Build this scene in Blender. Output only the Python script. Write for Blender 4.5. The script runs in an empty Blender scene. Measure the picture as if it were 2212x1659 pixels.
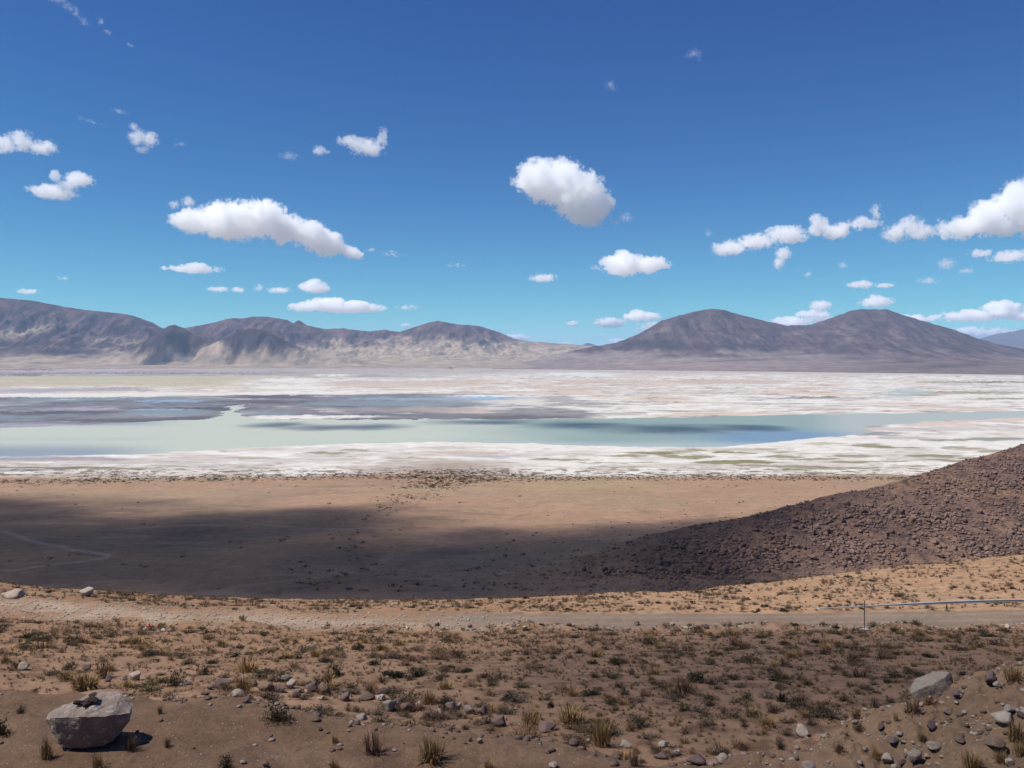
import bpy, bmesh, math, random
import numpy as np
from mathutils import Vector, Matrix, noise as mnoise

C = bpy.context.scene.collection
SC = bpy.context.scene
R = math.radians

# ------------------------------------------------------------------ camera, sky, sun, exposure
H = 130.0                 # camera height above the salt flat (z = 0)
F = 1841.0                # focal length in units of a 2212 px wide frame
HZ = 765.0                # row of the true horizon in that frame
cam = bpy.data.cameras.new('camera'); cam_o = bpy.data.objects.new('camera', cam); C.objects.link(cam_o)
cam_o.location = (0, 0, H); cam_o.rotation_euler = (R(90), 0, 0)
cam.sensor_width = 36; cam.lens = 36 * F / 2212; cam.shift_y = -64.5 / 2212
cam.clip_start = 0.1; cam.clip_end = 200000
SC.camera = cam_o
SUN_EL, SUN_AZ = R(60), R(-100)      # azimuth measured from +Y towards +X
sdir = Vector((math.sin(SUN_AZ) * math.cos(SUN_EL), math.cos(SUN_AZ) * math.cos(SUN_EL), math.sin(SUN_EL)))
w = bpy.data.worlds.new('World'); SC.world = w; w.use_nodes = True
nt = w.node_tree; bg = nt.nodes['Background']
sky = nt.nodes.new('ShaderNodeTexSky'); sky.sky_type = 'NISHITA'; sky.sun_disc = False
sky.sun_elevation = SUN_EL; sky.sun_rotation = SUN_AZ
sky.altitude = 3500; sky.air_density = 1.0; sky.dust_density = 1.2; sky.ozone_density = 3.0
SKY = 0.12
bg.inputs['Strength'].default_value = SKY * 0.79
sp = nt.nodes.new('ShaderNodeSeparateColor'); cb = nt.nodes.new('ShaderNodeCombineColor')   # colour response of the sky, channel by channel
nt.links.new(sky.outputs[0], sp.inputs[0]); nt.links.new(cb.outputs[0], bg.inputs['Color'])
for i_, (a_, g_) in enumerate(((.463, 1.30), (.95, 1.36), (.80, .86))):
    p_ = nt.nodes.new('ShaderNodeMath'); p_.operation = 'POWER'; q_ = nt.nodes.new('ShaderNodeMath'); q_.operation = 'MULTIPLY'
    nt.links.new(sp.outputs[i_], p_.inputs[0]); p_.inputs[1].default_value = g_
    nt.links.new(p_.outputs[0], q_.inputs[0]); q_.inputs[1].default_value = a_ * SKY ** (g_ - 1); nt.links.new(q_.outputs[0], cb.inputs[i_])
sl = bpy.data.lights.new('sun', 'SUN'); sl.energy = 4.8; sl.angle = R(0.53); sl.color = (1.0, 0.96, 0.90)
so = bpy.data.objects.new('sun', sl); C.objects.link(so)
so.rotation_euler = sdir.to_track_quat('Z', 'Y').to_euler(); so.location = (0, 0, 3000)
SC.view_settings.view_transform = 'Standard'; SC.view_settings.look = 'None'
SC.view_settings.exposure = 0.34; SC.view_settings.gamma = 1.0
SC.cycles.transparent_max_bounces = 24
SC.cycles.max_bounces = 44; SC.cycles.diffuse_bounces = 3; SC.cycles.volume_bounces = 40; SC.cycles.volume_step_rate = 0.6

# ------------------------------------------------------------------ numpy noise
def _h(ix, iy, s):
    n = (ix.astype(np.int64) * 374761393 + iy.astype(np.int64) * 668265263 + s * 974634777) & 0xffffffff
    n = ((n ^ (n >> 13)) * 1274126177) & 0xffffffff
    n = ((n ^ (n >> 16)) * 2246822519) & 0xffffffff
    n = n ^ (n >> 15)
    return n / 4294967295.0
def vnoise(x, y, s=0):
    x = np.asarray(x, float); y = np.asarray(y, float)
    ix = np.floor(x); iy = np.floor(y); fx = x - ix; fy = y - iy
    ux = fx * fx * fx * (fx * (fx * 6 - 15) + 10); uy = fy * fy * fy * (fy * (fy * 6 - 15) + 10)
    def g(dx, dy):
        a = _h(ix + dx, iy + dy, s) * 6.2831853
        return np.cos(a) * (fx - dx) + np.sin(a) * (fy - dy)
    a = g(0, 0) * (1 - ux) + g(1, 0) * ux
    b = g(0, 1) * (1 - ux) + g(1, 1) * ux
    return (a * (1 - uy) + b * uy) * 1.45
def fbm(x, y, o=4, s=0, p=0.5):
    t = 0; a = 1.0; n = 0
    for i in range(o):
        t = t + a * vnoise(x * 2 ** i + 17.3 * i, y * 2 ** i - 9.1 * i, s + i); n += a; a *= p
    return t / n * 1.3
def sm(a, b, v):
    t = np.clip((v - a) / (b - a), 0, 1); return t * t * (3 - 2 * t)
def soft(v, k):                          # softplus
    return k * np.logaddexp(0, v / k)
def smax(a, b, k):
    h = np.clip(0.5 + 0.5 * (a - b) / k, 0, 1)
    return b * (1 - h) + a * h + k * h * (1 - h)
def lerp(a, b, t): return a + (b - a) * t
def mixc(a, b, t): return a + (np.asarray(b, float) - a) * t[..., None]

# ------------------------------------------------------------------ terrain height (metres, z = 0 on the salt flat)
def road_y(x):
    return 77.8 + 5.0 * np.clip((-13 - x) / 37, 0, 3) ** 2 + 1.2 * np.clip((x - 12) / 35, 0, 3) ** 2
RHW = 2.4
ROAD_Z = H - 24.3
def plain_z(x, y):
    s = 903 + 22 * fbm(x / 260, x * 0 + 3.3, 3, 5) + 25 * np.exp(-((x + 95) / 70) ** 2)
    return 0.065 * soft(s - y, 9)
CRX = np.array([-900, -60, -10, 30, 87, 202, 324, 500, 900.]); CRY = np.array([330, 345, 360, 379, 408, 469, 540, 600, 700.])
CRZ = np.array([10, 28, 33.5, 40.6, 48, 57.3, 73, 100, 150.]); CRS = np.array([.1, .1, .1, .12, .2, .3, .35, .35, .35])
def hill_z(x, y):
    yc = np.interp(x, CRX, CRY); zc = np.interp(x, CRX, CRZ); s = np.interp(x, CRX, CRS)
    d = y - yc
    return zc - np.where(d < 0, -d * s, d * 0.3) - 0.0 + 1.2 * np.exp(-(d / 14) ** 2) * 0
def height(x, y):
    x = np.asarray(x, float); y = np.asarray(y, float)
    pz = plain_z(x, y)
    hz = hill_z(x, y)
    hillw = sm(-2, 5, hz - pz)
    far = smax(pz, hz, 3.0)
    far = far + hillw * (0.9 * fbm(x / 14, y / 14, 3, 31) + 1.5 * fbm(x / 50, y / 50, 2, 33)) * sm(250, 330, y)
    far = far + 0.5 * fbm(x / 45, y / 45, 4, 11) * sm(920, 780, y) + 1.2 * fbm(x / 140, y / 140, 3, 12) * sm(880, 700, y)
    ry = road_y(x)
    # slope beyond the road, its lip, and the slope below the road
    sb = np.interp(x, [-120, -78, -45, -6.5, 27, 56, 78, 140], [.31, .30, .272, .256, .228, .16, .122, .10])
    lip = 130 + 5 * fbm(x / 23, x * 0 + 1.7, 3, 3)
    dd = y - ry - RHW
    up = -0.245 * np.minimum(y - (ry - RHW), 0)
    z1 = ROAD_Z + up - sb * soft(dd, 0.5) - 0.5 * soft(y - lip, 2.5)
    rough = 1 - np.exp(-((y - ry) / (RHW * 1.25)) ** 4)
    hum = 0.16 * fbm(x / 2.6, y / 2.6, 3, 21) + 0.3 * fbm(x / 9, y / 9, 3, 22)
    z1 = z1 + rough * hum + 0.55 * np.exp(-((y - (ry - RHW - 1.3)) / 0.9) ** 2) * (0.55 + 0.8 * fbm(x / 4, y / 4, 2, 24))
    z1 = z1 - 0.12 * np.exp(-((y - (ry + RHW)) / 0.35) ** 2)
    # pad of sand in front, with a bank that rises to the side
    ye = np.interp(x, [-40, -10.9, -5.9, -2.3, 0, 1.6, 2.7, 5, 7.2, 10, 30], [19, 18.1, 17.5, 16.4, 16, 15.1, 14.5, 13.7, 13.7, 13.5, 13])
    ye = ye + 0.35 * fbm(x / 1.3, x * 0 + .5, 3, 41)
    bank = 0.46 * soft(x - 2.7, 0.5); bank = 3.9 * np.tanh((bank / 3.9) ** 1.15) * sm(34, 12, x)
    zp = H - 7 + bank + 0.05 * fbm(x / 1.1, y / 1.1, 3, 42) + 0.10 * fbm(x / 3.5, y / 3.5, 2, 43) \
        + sm(2.0, 4.5, x) * (0.24 * fbm(x / 0.9, y / 0.8, 4, 44, .6) + .05 * np.abs(fbm(x / .25, y / .25, 2, 46))) - 0.62 * soft(y - ye, 0.25)
    zc = H - 1.75 - 0.53 * soft(np.hypot(np.maximum(y, -3), x * 0.35) - 2.2, 0.6)
    near = smax(z1, smax(zp, zc, 0.25), 0.25)
    k = np.clip((y - 100) / 60, 0, 1)
    return smax(near, far, 0.2 + 3 * k)

def proj(x, y, z):
    y = np.maximum(y, 0.5)
    return 1106 + F * x / y, HZ + F * (H - z) / y
def cast(vx, vy, dmax=1200.0, n=2600):
    """points of the terrain seen at the given places of a 2212 px wide frame"""
    vx = np.atleast_1d(np.asarray(vx, float)); vy = np.atleast_1d(np.asarray(vy, float))
    ds = 9.0 * (dmax / 9.0) ** np.linspace(0, 1, n)
    out = []
    for a, b in zip(vx, vy):
        c = (a - 1106) / F; e = (b - HZ) / F
        g = height(c * ds, ds) - (H - e * ds)
        i = int(np.argmax(g > 0))
        if not (g > 0).any(): i = n - 1
        if i > 0:
            t = g[i - 1] / (g[i - 1] - g[i] + 1e-9); d = ds[i - 1] + (ds[i] - ds[i - 1]) * t
        else: d = ds[0]
        out.append((c * d, d, float(height(c * d, d))))
    return np.array(out)
def seen(x, y, z):
    """which points are in sight of the camera over the terrain"""
    t = np.linspace(0.08, 0.985, 64)
    X = x[:, None] * t; Y = y[:, None] * t; Z = H + (z[:, None] + 0.25 - H) * t
    return (height(X, Y) < Z).all(1)

# ------------------------------------------------------------------ bookkeeping
def tag(o, label=None, cat=None, group=None, kind=None):
    if label: o['label'] = label
    if cat: o['category'] = cat
    if group: o['group'] = group
    if kind: o['kind'] = kind
    return o
def mesh_np(name, verts, faces, mat=None, smooth=False):
    me = bpy.data.meshes.new(name)
    verts = np.asarray(verts, np.float32); faces = np.asarray(faces, np.int32)
    k = faces.shape[1]
    me.vertices.add(len(verts)); me.vertices.foreach_set('co', verts.ravel())
    me.loops.add(faces.size); me.loops.foreach_set('vertex_index', faces.ravel())
    me.polygons.add(len(faces)); me.polygons.foreach_set('loop_start', np.arange(0, faces.size, k, dtype=np.int32))
    me.polygons.foreach_set('loop_total', np.full(len(faces), k, np.int32))
    if smooth: me.polygons.foreach_set('use_smooth', np.ones(len(faces), bool))
    me.update(calc_edges=True)
    if mat: me.materials.append(mat)
    return me
def vcol(me, name, rgb):
    a = me.attributes.new(name, 'FLOAT_COLOR', 'POINT')
    rgba = np.ones((len(rgb), 4), np.float32); rgba[:, :3] = rgb
    a.data.foreach_set('color', rgba.ravel())
def link(name, me, parent=None):
    o = bpy.data.objects.new(name, me); C.objects.link(o)
    if parent: o.parent = parent
    return o
def empty(name, loc, rz=0.0):
    o = bpy.data.objects.new(name, None); C.objects.link(o); o.location = loc; o.rotation_euler = (0, 0, rz)
    o.empty_display_size = 0.2
    return o

# ------------------------------------------------------------------ materials
def new_mat(name):
    m = bpy.data.materials.new(name); m.use_nodes = True
    n = m.node_tree; b = n.nodes['Principled BSDF']
    return m, n, b
def nz(n, scale, detail=4, rough=0.55, vec=None, dist=0.0):
    t = n.nodes.new('ShaderNodeTexNoise'); t.inputs['Scale'].default_value = scale
    t.inputs['Detail'].default_value = detail; t.inputs['Roughness'].default_value = rough; t.inputs['Distortion'].default_value = dist
    if vec is not None: n.links.new(vec, t.inputs['Vector'])
    return t.outputs['Fac']
def rng(n, v, a, b, c, d, smooth=False):
    t = n.nodes.new('ShaderNodeMapRange'); n.links.new(v, t.inputs[0])
    if smooth: t.interpolation_type = 'SMOOTHSTEP'
    for i, q in enumerate((a, b, c, d)): t.inputs[1 + i].default_value = q
    return t.outputs[0]
def math2(n, op, a, b):
    t = n.nodes.new('ShaderNodeMath'); t.operation = op
    for i, q in enumerate((a, b)):
        if isinstance(q, (int, float)): t.inputs[i].default_value = q
        else: n.links.new(q, t.inputs[i])
    return t.outputs[0]
def mixn(n, fac, a, b, mode='MIX'):
    t = n.nodes.new('ShaderNodeMix'); t.data_type = 'RGBA'; t.blend_type = mode
    for i, q in ((0, fac), (6, a), (7, b)):
        if isinstance(q, (int, float)): t.inputs[i].default_value = q
        elif isinstance(q, tuple): t.inputs[i].default_value = (*q, 1)
        else: n.links.new(q, t.inputs[i])
    return t.outputs[2]
def bump(n, b, h, strength, dist):
    t = n.nodes.new('ShaderNodeBump'); t.inputs['Strength'].default_value = strength; t.inputs['Distance'].default_value = dist
    n.links.new(h, t.inputs['Height']); n.links.new(t.outputs[0], b.inputs['Normal'])
def coord(n, which='Object'):
    return n.nodes.new('ShaderNodeTexCoord').outputs[which]

def ground_mat(name, scales, amp, bstr, bdist, rough=0.95, spec=0.1, specks=None):
    m, n, b = new_mat(name)
    at = n.nodes.new('ShaderNodeAttribute'); at.attribute_name = 'base'
    co = coord(n)
    col = at.outputs['Color']; hsum = None
    for i, s in enumerate(scales):
        f = nz(n, s, 5, 0.6, co)
        g = rng(n, f, 0.25, 0.75, 1 - amp[i], 1 + amp[i])
        comb = n.nodes.new('ShaderNodeCombineColor')
        for q in range(3): n.links.new(g, comb.inputs[q])
        col = mixn(n, 1.0, col, comb.outputs[0], 'MULTIPLY')
        hsum = f if hsum is None else math2(n, 'ADD', hsum, f)
    if specks:
        s, thr, c = specks
        v = n.nodes.new('ShaderNodeTexVoronoi'); v.inputs['Scale'].default_value = s; n.links.new(co, v.inputs['Vector'])
        msk = rng(n, v.outputs['Distance'], thr, thr * 0.6, 0, 1)
        sep = n.nodes.new('ShaderNodeSeparateColor'); n.links.new(v.outputs['Color'], sep.inputs[0])
        keep = rng(n, sep.outputs[0], 0.55, 0.6, 0, 1)
        msk = math2(n, 'MULTIPLY', msk, keep)
        tone = mixn(n, sep.outputs[1], c[0], c[1])
        col = mixn(n, msk, col, tone)
        hsum = math2(n, 'ADD', hsum, math2(n, 'MULTIPLY', msk, 0.35))
    n.links.new(col, b.inputs['Base Color'])
    b.inputs['Roughness'].default_value = rough; b.inputs['Specular IOR Level'].default_value = spec
    bump(n, b, hsum, bstr, bdist)
    return m
M = {}
M['ground'] = ground_mat('sand_and_gravel', (9.0, 1.4, 0.21, 0.03), (0.22, 0.16, 0.14, 0.08), 0.9, 0.05,
                         specks=(11.0, 0.22, ((.12, .08, .07), (.42, .33, .27))))
M['hillrock'] = ground_mat('dark_scree', (1.3, 0.25, 0.05), (0.4, 0.3, 0.15), 1.0, 0.8)
M['plain'] = ground_mat('valley_floor', (0.9, 0.14, 0.03), (0.26, 0.16, 0.12), 0.8, 0.4, specks=(.35, .16, ((.10, .075, .06), (.20, .15, .12))))
M['salt'] = ground_mat('salt_crust', (0.5, 0.05, 0.008), (0.10, 0.10, 0.08), 0.5, 0.25, rough=0.8, spec=0.2)
def lake_mat():
    m, n, b = new_mat('milky_brine')
    at = n.nodes.new('ShaderNodeAttribute'); at.attribute_name = 'base'
    n.links.new(at.outputs['Color'], b.inputs['Base Color'])
    b.inputs['Roughness'].default_value = 0.45; b.inputs['Specular IOR Level'].default_value = 0.12
    bump(n, b, nz(n, 0.4, 3, 0.5, coord(n)), 0.15, 0.1)
    return m
M['lake'] = lake_mat()
def rock_mat(name, c1, c2, sc=3.0, pale=None, b_=0.6):
    c1, c2 = (tuple(q * w_ for q, w_ in zip(c, (.82, .80, .76))) for c in (c1, c2))
    m, n, b = new_mat(name); co = coord(n)
    oi = n.nodes.new('ShaderNodeObjectInfo')
    col = mixn(n, rng(n, nz(n, sc, 6, 0.65, co), 0.3, 0.7, 0, 1), c1, c2)
    v = n.nodes.new('ShaderNodeHueSaturation'); n.links.new(col, v.inputs['Color'])
    n.links.new(rng(n, oi.outputs['Random'], 0, 1, 0.75, 1.25), v.inputs['Value'])
    col = v.outputs[0]
    if pale: col = mixn(n, rng(n, nz(n, sc * 2.3, 5, 0.7, co), 0.54, 0.62, 0, 0.8), col, pale)
    n.links.new(col, b.inputs['Base Color']); b.inputs['Roughness'].default_value = 0.92; b.inputs['Specular IOR Level'].default_value = 0.15
    bump(n, b, nz(n, sc * 5, 6, 0.7, co), b_, 0.05)
    return m
M['rock_pale'] = rock_mat('pale_grey_rock', (.48, .41, .35), (.31, .255, .22), 4)
M['rock_brown'] = rock_mat('brown_rock', (.24, .17, .13), (.15, .105, .085), 4)
M['rock_purple'] = rock_mat('purplish_rock', (.205, .148, .138), (.125, .09, .088), 4)
M['rock_boulder'] = rock_mat('pinkish_boulder', (.40, .33, .285), (.26, .205, .18), 2.6, (.45, .395, .35), 1.0)
M['rock_lava'] = rock_mat('dark_lava_block', (.23, .15, .125), (.10, .066, .06), 0.35, (.235, .17, .13))
M['metal'] = None
def leaf_mat(name, c1, c2, var=0.35):
    c1, c2 = (tuple(q * .8 for q in c) for c in (c1, c2))
    m, n, b = new_mat(name); co = coord(n)
    oi = n.nodes.new('ShaderNodeObjectInfo')
    col = mixn(n, rng(n, nz(n, 6, 3, 0.6, co), 0.3, 0.7, 0, 1), c1, c2)
    v = n.nodes.new('ShaderNodeHueSaturation'); n.links.new(col, v.inputs['Color'])
    n.links.new(rng(n, oi.outputs['Random'], 0, 1, 1 - var, 1 + var), v.inputs['Value'])
    n.links.new(v.outputs[0], b.inputs['Base Color']); b.inputs['Roughness'].default_value = 0.85; b.inputs['Specular IOR Level'].default_value = 0.1
    return m
M['leaf_green'] = leaf_mat('olive_leaves', (.092, .074, .038), (.05, .042, .024))
M['leaf_dark'] = leaf_mat('dark_cushion_leaves', (.035, .035, .02), (.02, .022, .014))
M['leaf_grey'] = leaf_mat('grey_green_twigs', (.135, .11, .078), (.085, .066, .047))
M['straw'] = leaf_mat('golden_straw', (.40, .265, .125), (.26, .165, .08))
M['brown_twig'] = leaf_mat('dry_brown_twigs', (.21, .125, .072), (.12, .07, .045))
def plain_mat(name, c, rough=0.6, metal=0.0, sc=8.0, var=0.25):
    m, n, b = new_mat(name)
    d = tuple(q * (1 - var) for q in c)
    n.links.new(mixn(n, rng(n, nz(n, sc, 4, 0.6, coord(n)), 0.35, 0.65, 0, 1), c, d), b.inputs['Base Color'])
    b.inputs['Roughness'].default_value = rough; b.inputs['Metallic'].default_value = metal
    return m
M['galv'] = plain_mat('galvanised_steel', (.42, .44, .46), 0.5, 0.3, 3)
M['post'] = plain_mat('weathered_steel_post', (.22, .21, .21), 0.6, 0.5, 3)
M['pole'] = plain_mat('dark_pole_paint', (.06, .055, .06), 0.6, 0.2)
M['concrete'] = plain_mat('pale_concrete', (.55, .51, .48), 0.9)
M['red'] = plain_mat('faded_red_plastic', (.55, .10, .075), 0.5)

# ------------------------------------------------------------------ colours of the ground (albedo, with some shade and sunlight painted in)
def gp(vx, vy):                                   # a place of the frame -> point on the salt flat
    d = F * H / (vy - HZ); return ((vx - 1106) / F * d, d)
def pl(pts, z=None):
    """view places -> ground polyline on the valley floor"""
    p = cast([a for a, b in pts], [b for a, b in pts]); return p[:, :2]
def seg_dist(x, y, P):
    best = np.full(x.shape, 1e9)
    for (x0, y0), (x1, y1) in zip(P[:-1], P[1:]):
        dx, dy = x1 - x0, y1 - y0; L = dx * dx + dy * dy + 1e-9
        t = np.clip(((x - x0) * dx + (y - y0) * dy) / L, 0, 1)
        best = np.minimum(best, np.hypot(x - x0 - t * dx, y - y0 - t * dy))
    return best
def in_poly(x, y, P):
    r = np.zeros(x.shape, bool); n = len(P)
    for i in range(n):
        (x0, y0), (x1, y1) = P[i], P[(i + 1) % n]
        if y0 == y1: continue
        c = ((y0 > y) != (y1 > y)) & (x < (x1 - x0) * (y - y0) / (y1 - y0) + x0)
        r ^= c
    return r
LAKE_TOP = [(-700, 935), (0, 925), (250, 913), (400, 908), (462, 903), (476, 894), (480, 886), (500, 879), (535, 872), (540, 876), (508, 888), (512, 898), (560, 904), (800, 906), (1100, 905), (1400, 903), (1750, 895), (2000, 891), (2212, 887), (2900, 880)]
LAKE_BOT = [(2900, 896), (2212, 903), (2000, 911), (1870, 922), (1880, 934), (1800, 944), (1700, 953), (1560, 966), (1400, 966), (1250, 962), (1100, 958), (950, 955), (780, 959), (600, 964), (420, 975), (300, 982), (150, 984), (0, 986), (-700, 990)]
def lake_mask(vx, vy, x, y):
    wob = 3.0 * fbm(x / 60, y / 50, 4, 61)
    return in_poly(vx + 30 * fbm(x / 90, y / 90, 4, 62), vy + wob, LAKE_TOP + LAKE_BOT)

WH = (.665, .635, .58); DK = (.078, .074, .088); OL = (.185, .165, .065); PK = (.47, .375, .30); GY = (.33, .30, .275); BL = (.24, .34, .44); LV = (.30, .29, .34); MU = (.190, .180, .200); TE = (.20, .25, .27)
STREAKS = [  # view place, half width, half height, colour, strength
    (60, 798, 70, 1.6, DK, .8), (45, 810, 55, 1.6, DK, .9), (300, 806, 340, 1.4, DK, .6), (800, 794, 300, 1.2, DK, .4), (1250, 795, 130, 1.2, DK, .5), (640, 822, 70, 5, WH, .9), (640, 836, 90, 5, WH, .8), (720, 811, 40, 3, WH, .9), (870, 830, 180, 8, PK, .75), (1010, 823, 90, 4, PK, .6),
    (180, 842, 170, 3, LV, .8), (60, 846, 90, 4, LV, .7), (260, 838, 60, 2, MU, .6), (120, 854, 260, 4, WH, .9), (420, 850, 200, 3, WH, .8), (700, 849, 170, 2.5, WH, .9), (600, 855, 110, 1.4, DK, .8), (420, 882, 170, 1.8, DK, .9), (90, 891, 120, 2.2, DK, .9), (320, 908, 190, 4, DK, .7), (360, 891, 100, 8, TE, .9), (580, 893, 60, 5, TE, .8), (840, 872, 200, 6, TE, .8),
    (340, 866, 45, 2.6, BL, .9), (405, 866, 35, 2.6, BL, .9), (345, 884.5, 70, 1.3, BL, 1), (160, 884, 90, 2.4, LV, .9), (60, 921, 190, 6, LV, .85), (230, 915, 120, 3, MU, .7), (700, 900, 180, 3, WH, 1), (620, 904, 90, 2, WH, 1), (930, 862, 200, 2.6, BL, .8), (1045, 860, 55, 4, (.26, .40, .55), .9), (1060, 855, 90, 2, WH, .9), (1000, 900, 200, 7, (.15, .155, .16), .85), (900, 885, 140, 5, GY, .6), (820, 908, 130, 2, DK, .7), (1170, 893, 110, 11, (.17, .165, .175), .8), (1140, 902, 130, 4, DK, .6),
    (1260, 872, 80, 3, MU, .7), (1390, 868, 60, 2.2, GY, .8), (1530, 900, 55, 2, MU, .7), (1760, 858, 55, 2.4, (.16, .135, .085), .85), (1700, 860, 50, 1.5, MU, .6), (1980, 853, 60, 2, OL, .6), (2080, 848, 130, 3, OL, .65), (2160, 861, 70, 2, OL, .7), (2100, 825, 120, 1.8, OL, .8), (2150, 826, 90, 2, DK, .4), (1730, 839, 50, 3, PK, .8), (1560, 825, 130, 4.5, PK, .85), (1300, 824, 100, 5, PK, .6), (1220, 838, 90, 5, PK, .6), (1380, 812, 60, 4, PK, .5), (1140, 842, 50, 2, (.66, .64, .60), 1),
    (1790, 885, 90, 2.5, PK, .6), (1640, 872, 120, 2, GY, .5), (1450, 850, 160, 2, GY, .4), (1900, 872, 120, 2.5, PK, .5), (2050, 880, 130, 2, PK, .5), (1240, 808, 80, 3, (.62, .66, .66), .8), (1960, 845, 45, 8, (.36, .41, .40), .8), (1930, 855, 40, 4, (.36, .41, .40), .7), (1880, 937, 70, 4, (.19, .18, .19), .8), (1950, 946, 80, 3, GY, .7), (2150, 948, 70, 4, (.15, .16, .13), .75), (2080, 925, 100, 5, (.50, .46, .43), .7),
    (1400, 979, 60, 3.2, OL, .85), (1350, 985, 40, 2.2, OL, .8), (1580, 977, 55, 2.6, OL, .9), (1595, 998, 75, 4.5, OL, .9), (1480, 987, 45, 3.6, OL, .85), (1500, 972, 30, 2, OL, .7), (1690, 986, 45, 2.6, OL, .8), (1880, 962, 42, 4, OL, .8), (1925, 967, 65, 2.6, OL, .85), (1780, 958, 40, 3, (.30, .28, .17), .6), (2050, 951, 55, 2.6, (.17, .16, .10), .8), (2010, 985, 50, 3.6, OL, .75), (2070, 968, 45, 3, OL, .7), (1930, 996, 42, 2.6, OL, .7), (1220, 993, 70, 2.6, OL, .75), (1290, 1000, 60, 2, OL, .6), (2160, 975, 45, 3, OL, .7), (1750, 992, 65, 2.4, OL, .75), (1840, 985, 50, 2.6, OL, .7), (1660, 970, 30, 2, OL, .5), (700, 978, 50, 3, OL, .7), (770, 972, 30, 2, OL, .6), (540, 990, 90, 2, OL, .5), (860, 990, 60, 2, OL, .5),
    (1000, 978, 90, 4, (.45, .36, .31), .7), (1060, 986, 70, 3, LV, .6), (950, 968, 60, 2.5, GY, .5), (120, 992, 160, 5, (.27, .245, .27), .85), (40, 985, 80, 3, BL, .6), (300, 998, 140, 3, (.40, .35, .33), .6), (100, 1010, 140, 2, DK, .7), (30, 1016, 60, 3, DK, .6), (230, 1012, 120, 2, OL, .7)]
def salar_colour(vx, vy, x, y):
    white = np.array(WH); beige = np.array(PK); dark = np.array(DK)
    tan = np.array([.42, .375, .25]); grey = np.array([.40, .36, .33])
    n0 = fbm(x / 900, y / 900, 4, 71); n1 = fbm(x / 300, y / 200, 5, 72, .6); n2 = fbm(x / 90, y / 60, 5, 73, .6); n3 = fbm(x / 22, y / 16, 3, 74)
    col = np.broadcast_to(white, vx.shape + (3,)).copy()
    # streaks of beige and grey through the salt
    far_ = sm(960, 915, vy)
    col = mixc(col, beige * 1.12, 0.8 * sm(-0.05, 0.22, n1 + 0.5 * n0 + 0.35 * n2) * far_)
    col = mixc(col, grey, 0.85 * sm(0.14, 0.34, -n1 + 0.7 * n2 + 0.1 * n0) * far_)
    br = sm(.07, .0, np.abs(fbm(x / 380, y / 330, 4, 70))) * sm(-.1, .2, n2)
    col = mixc(col, np.array([.27, .225, .185]), br * .9 * far_)
    # far shore
    farm = sm(820, 808, vy + 7 * n0) * sm(1250, 650, vx + 300 * n0)
    col = mixc(col, np.array([.275, .24, .225]), farm * (0.75 + 0.25 * sm(-.2, .2, n1)))
    tanm = sm(811, 815, vy) * sm(838, 830, vy + 8 * n1) * sm(610, 500, vx + 60 * n1 + (vy - 812) * 3)
    col = mixc(col, tan, tanm * (0.8 + 0.2 * sm(-.2, .2, n1)))
    col = mixc(col, np.array([.40, .335, .30]), sm(813, 801, vy + 5 * n1 - .004 * np.maximum(vx - 1300, 0)) * .75)
    # mud flats
    mm = sm(852, 857, vy - 3 * n0 + 5 * n1 + 0.010 * np.maximum(vx - 500, 0)) * sm(932, 922, vy + 6 * n1) * sm(1250, 850, vx + 320 * n1)
    mudc = mixc(np.broadcast_to(np.array(MU), vx.shape + (3,)).copy(), dark, .7 * sm(-0.05, 0.25, n1 + 0.4 * n2))
    mudc = mixc(mudc, np.array(TE), 0.8 * sm(0.08, 0.3, n0 + 0.5 * n2))
    col = mixc(col, mudc, mm * (.35 + .65 * sm(-0.42, -0.05, n1 + 0.6 * n2 + 0.22)))
    # near shore: white crust with olive and brown streaks
    ns = sm(950, 985, vy)
    col = mixc(col, np.array([.47, .43, .40]), ns * sm(1250, 700, vx + 200 * n1) * sm(-.25, .15, n2) * .75)
    thin = sm(.10, .02, np.abs(fbm(x / 110, y / 32, 4, 75))) * sm(-.2, .1, n2)
    col = mixc(col, np.array([.34, .29, .22]), ns * 0.9 * thin)
    col = mixc(col, np.array([.50, .45, .40]), ns * .7 * sm(0.0, 0.25, fbm(x / 150, y / 60, 4, 79)))
    olz = sm(962, 980, vy) * sm(1026, 1008, vy) * sm(1200, 1420, vx)
    col = mixc(col, np.array(OL), olz * .8 * sm(.14, .3, fbm(x / 130, y / 45, 5, 76, .6)))
    wx = vx + 55 * fbm(x / 45, y / 40, 4, 170, .6); wy = vy + 4.6 * fbm(x / 42, y / 34, 5, 175, .68)
    for (a, b, w_, h_, c_, st) in STREAKS:
        q = ((wx - a) / w_) ** 2 + ((wy - b) / h_) ** 2
        m_ = q < 3
        if m_.any(): col[m_] += (np.array(c_) - col[m_]) * (st * sm(1.5, .55, q[m_]))[:, None]
    # the outer shore turns to sand
    gx = np.exp(-((vx - 950) / 170) ** 2) * sm(982, 1010, vy + 10 * n2)
    col = mixc(col, np.array([.33, .25, .195]), 0.85 * gx)
    col = mixc(col, np.array([.40, .315, .245]), sm(1016, 1032, vy + 10 * n2) * 0.8)
    dk = sm(0.10, 0.2, fbm(x / 16, y / 14, 4, 78)) * sm(1000, 1020, vy)
    col = mixc(col, np.array([.15, .12, .075]), dk * 0.9)
    return np.clip(col * np.array([.81, .805, .79]) * (1 + 0.12 * n3[..., None]), 0.02, 0.78)
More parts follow.
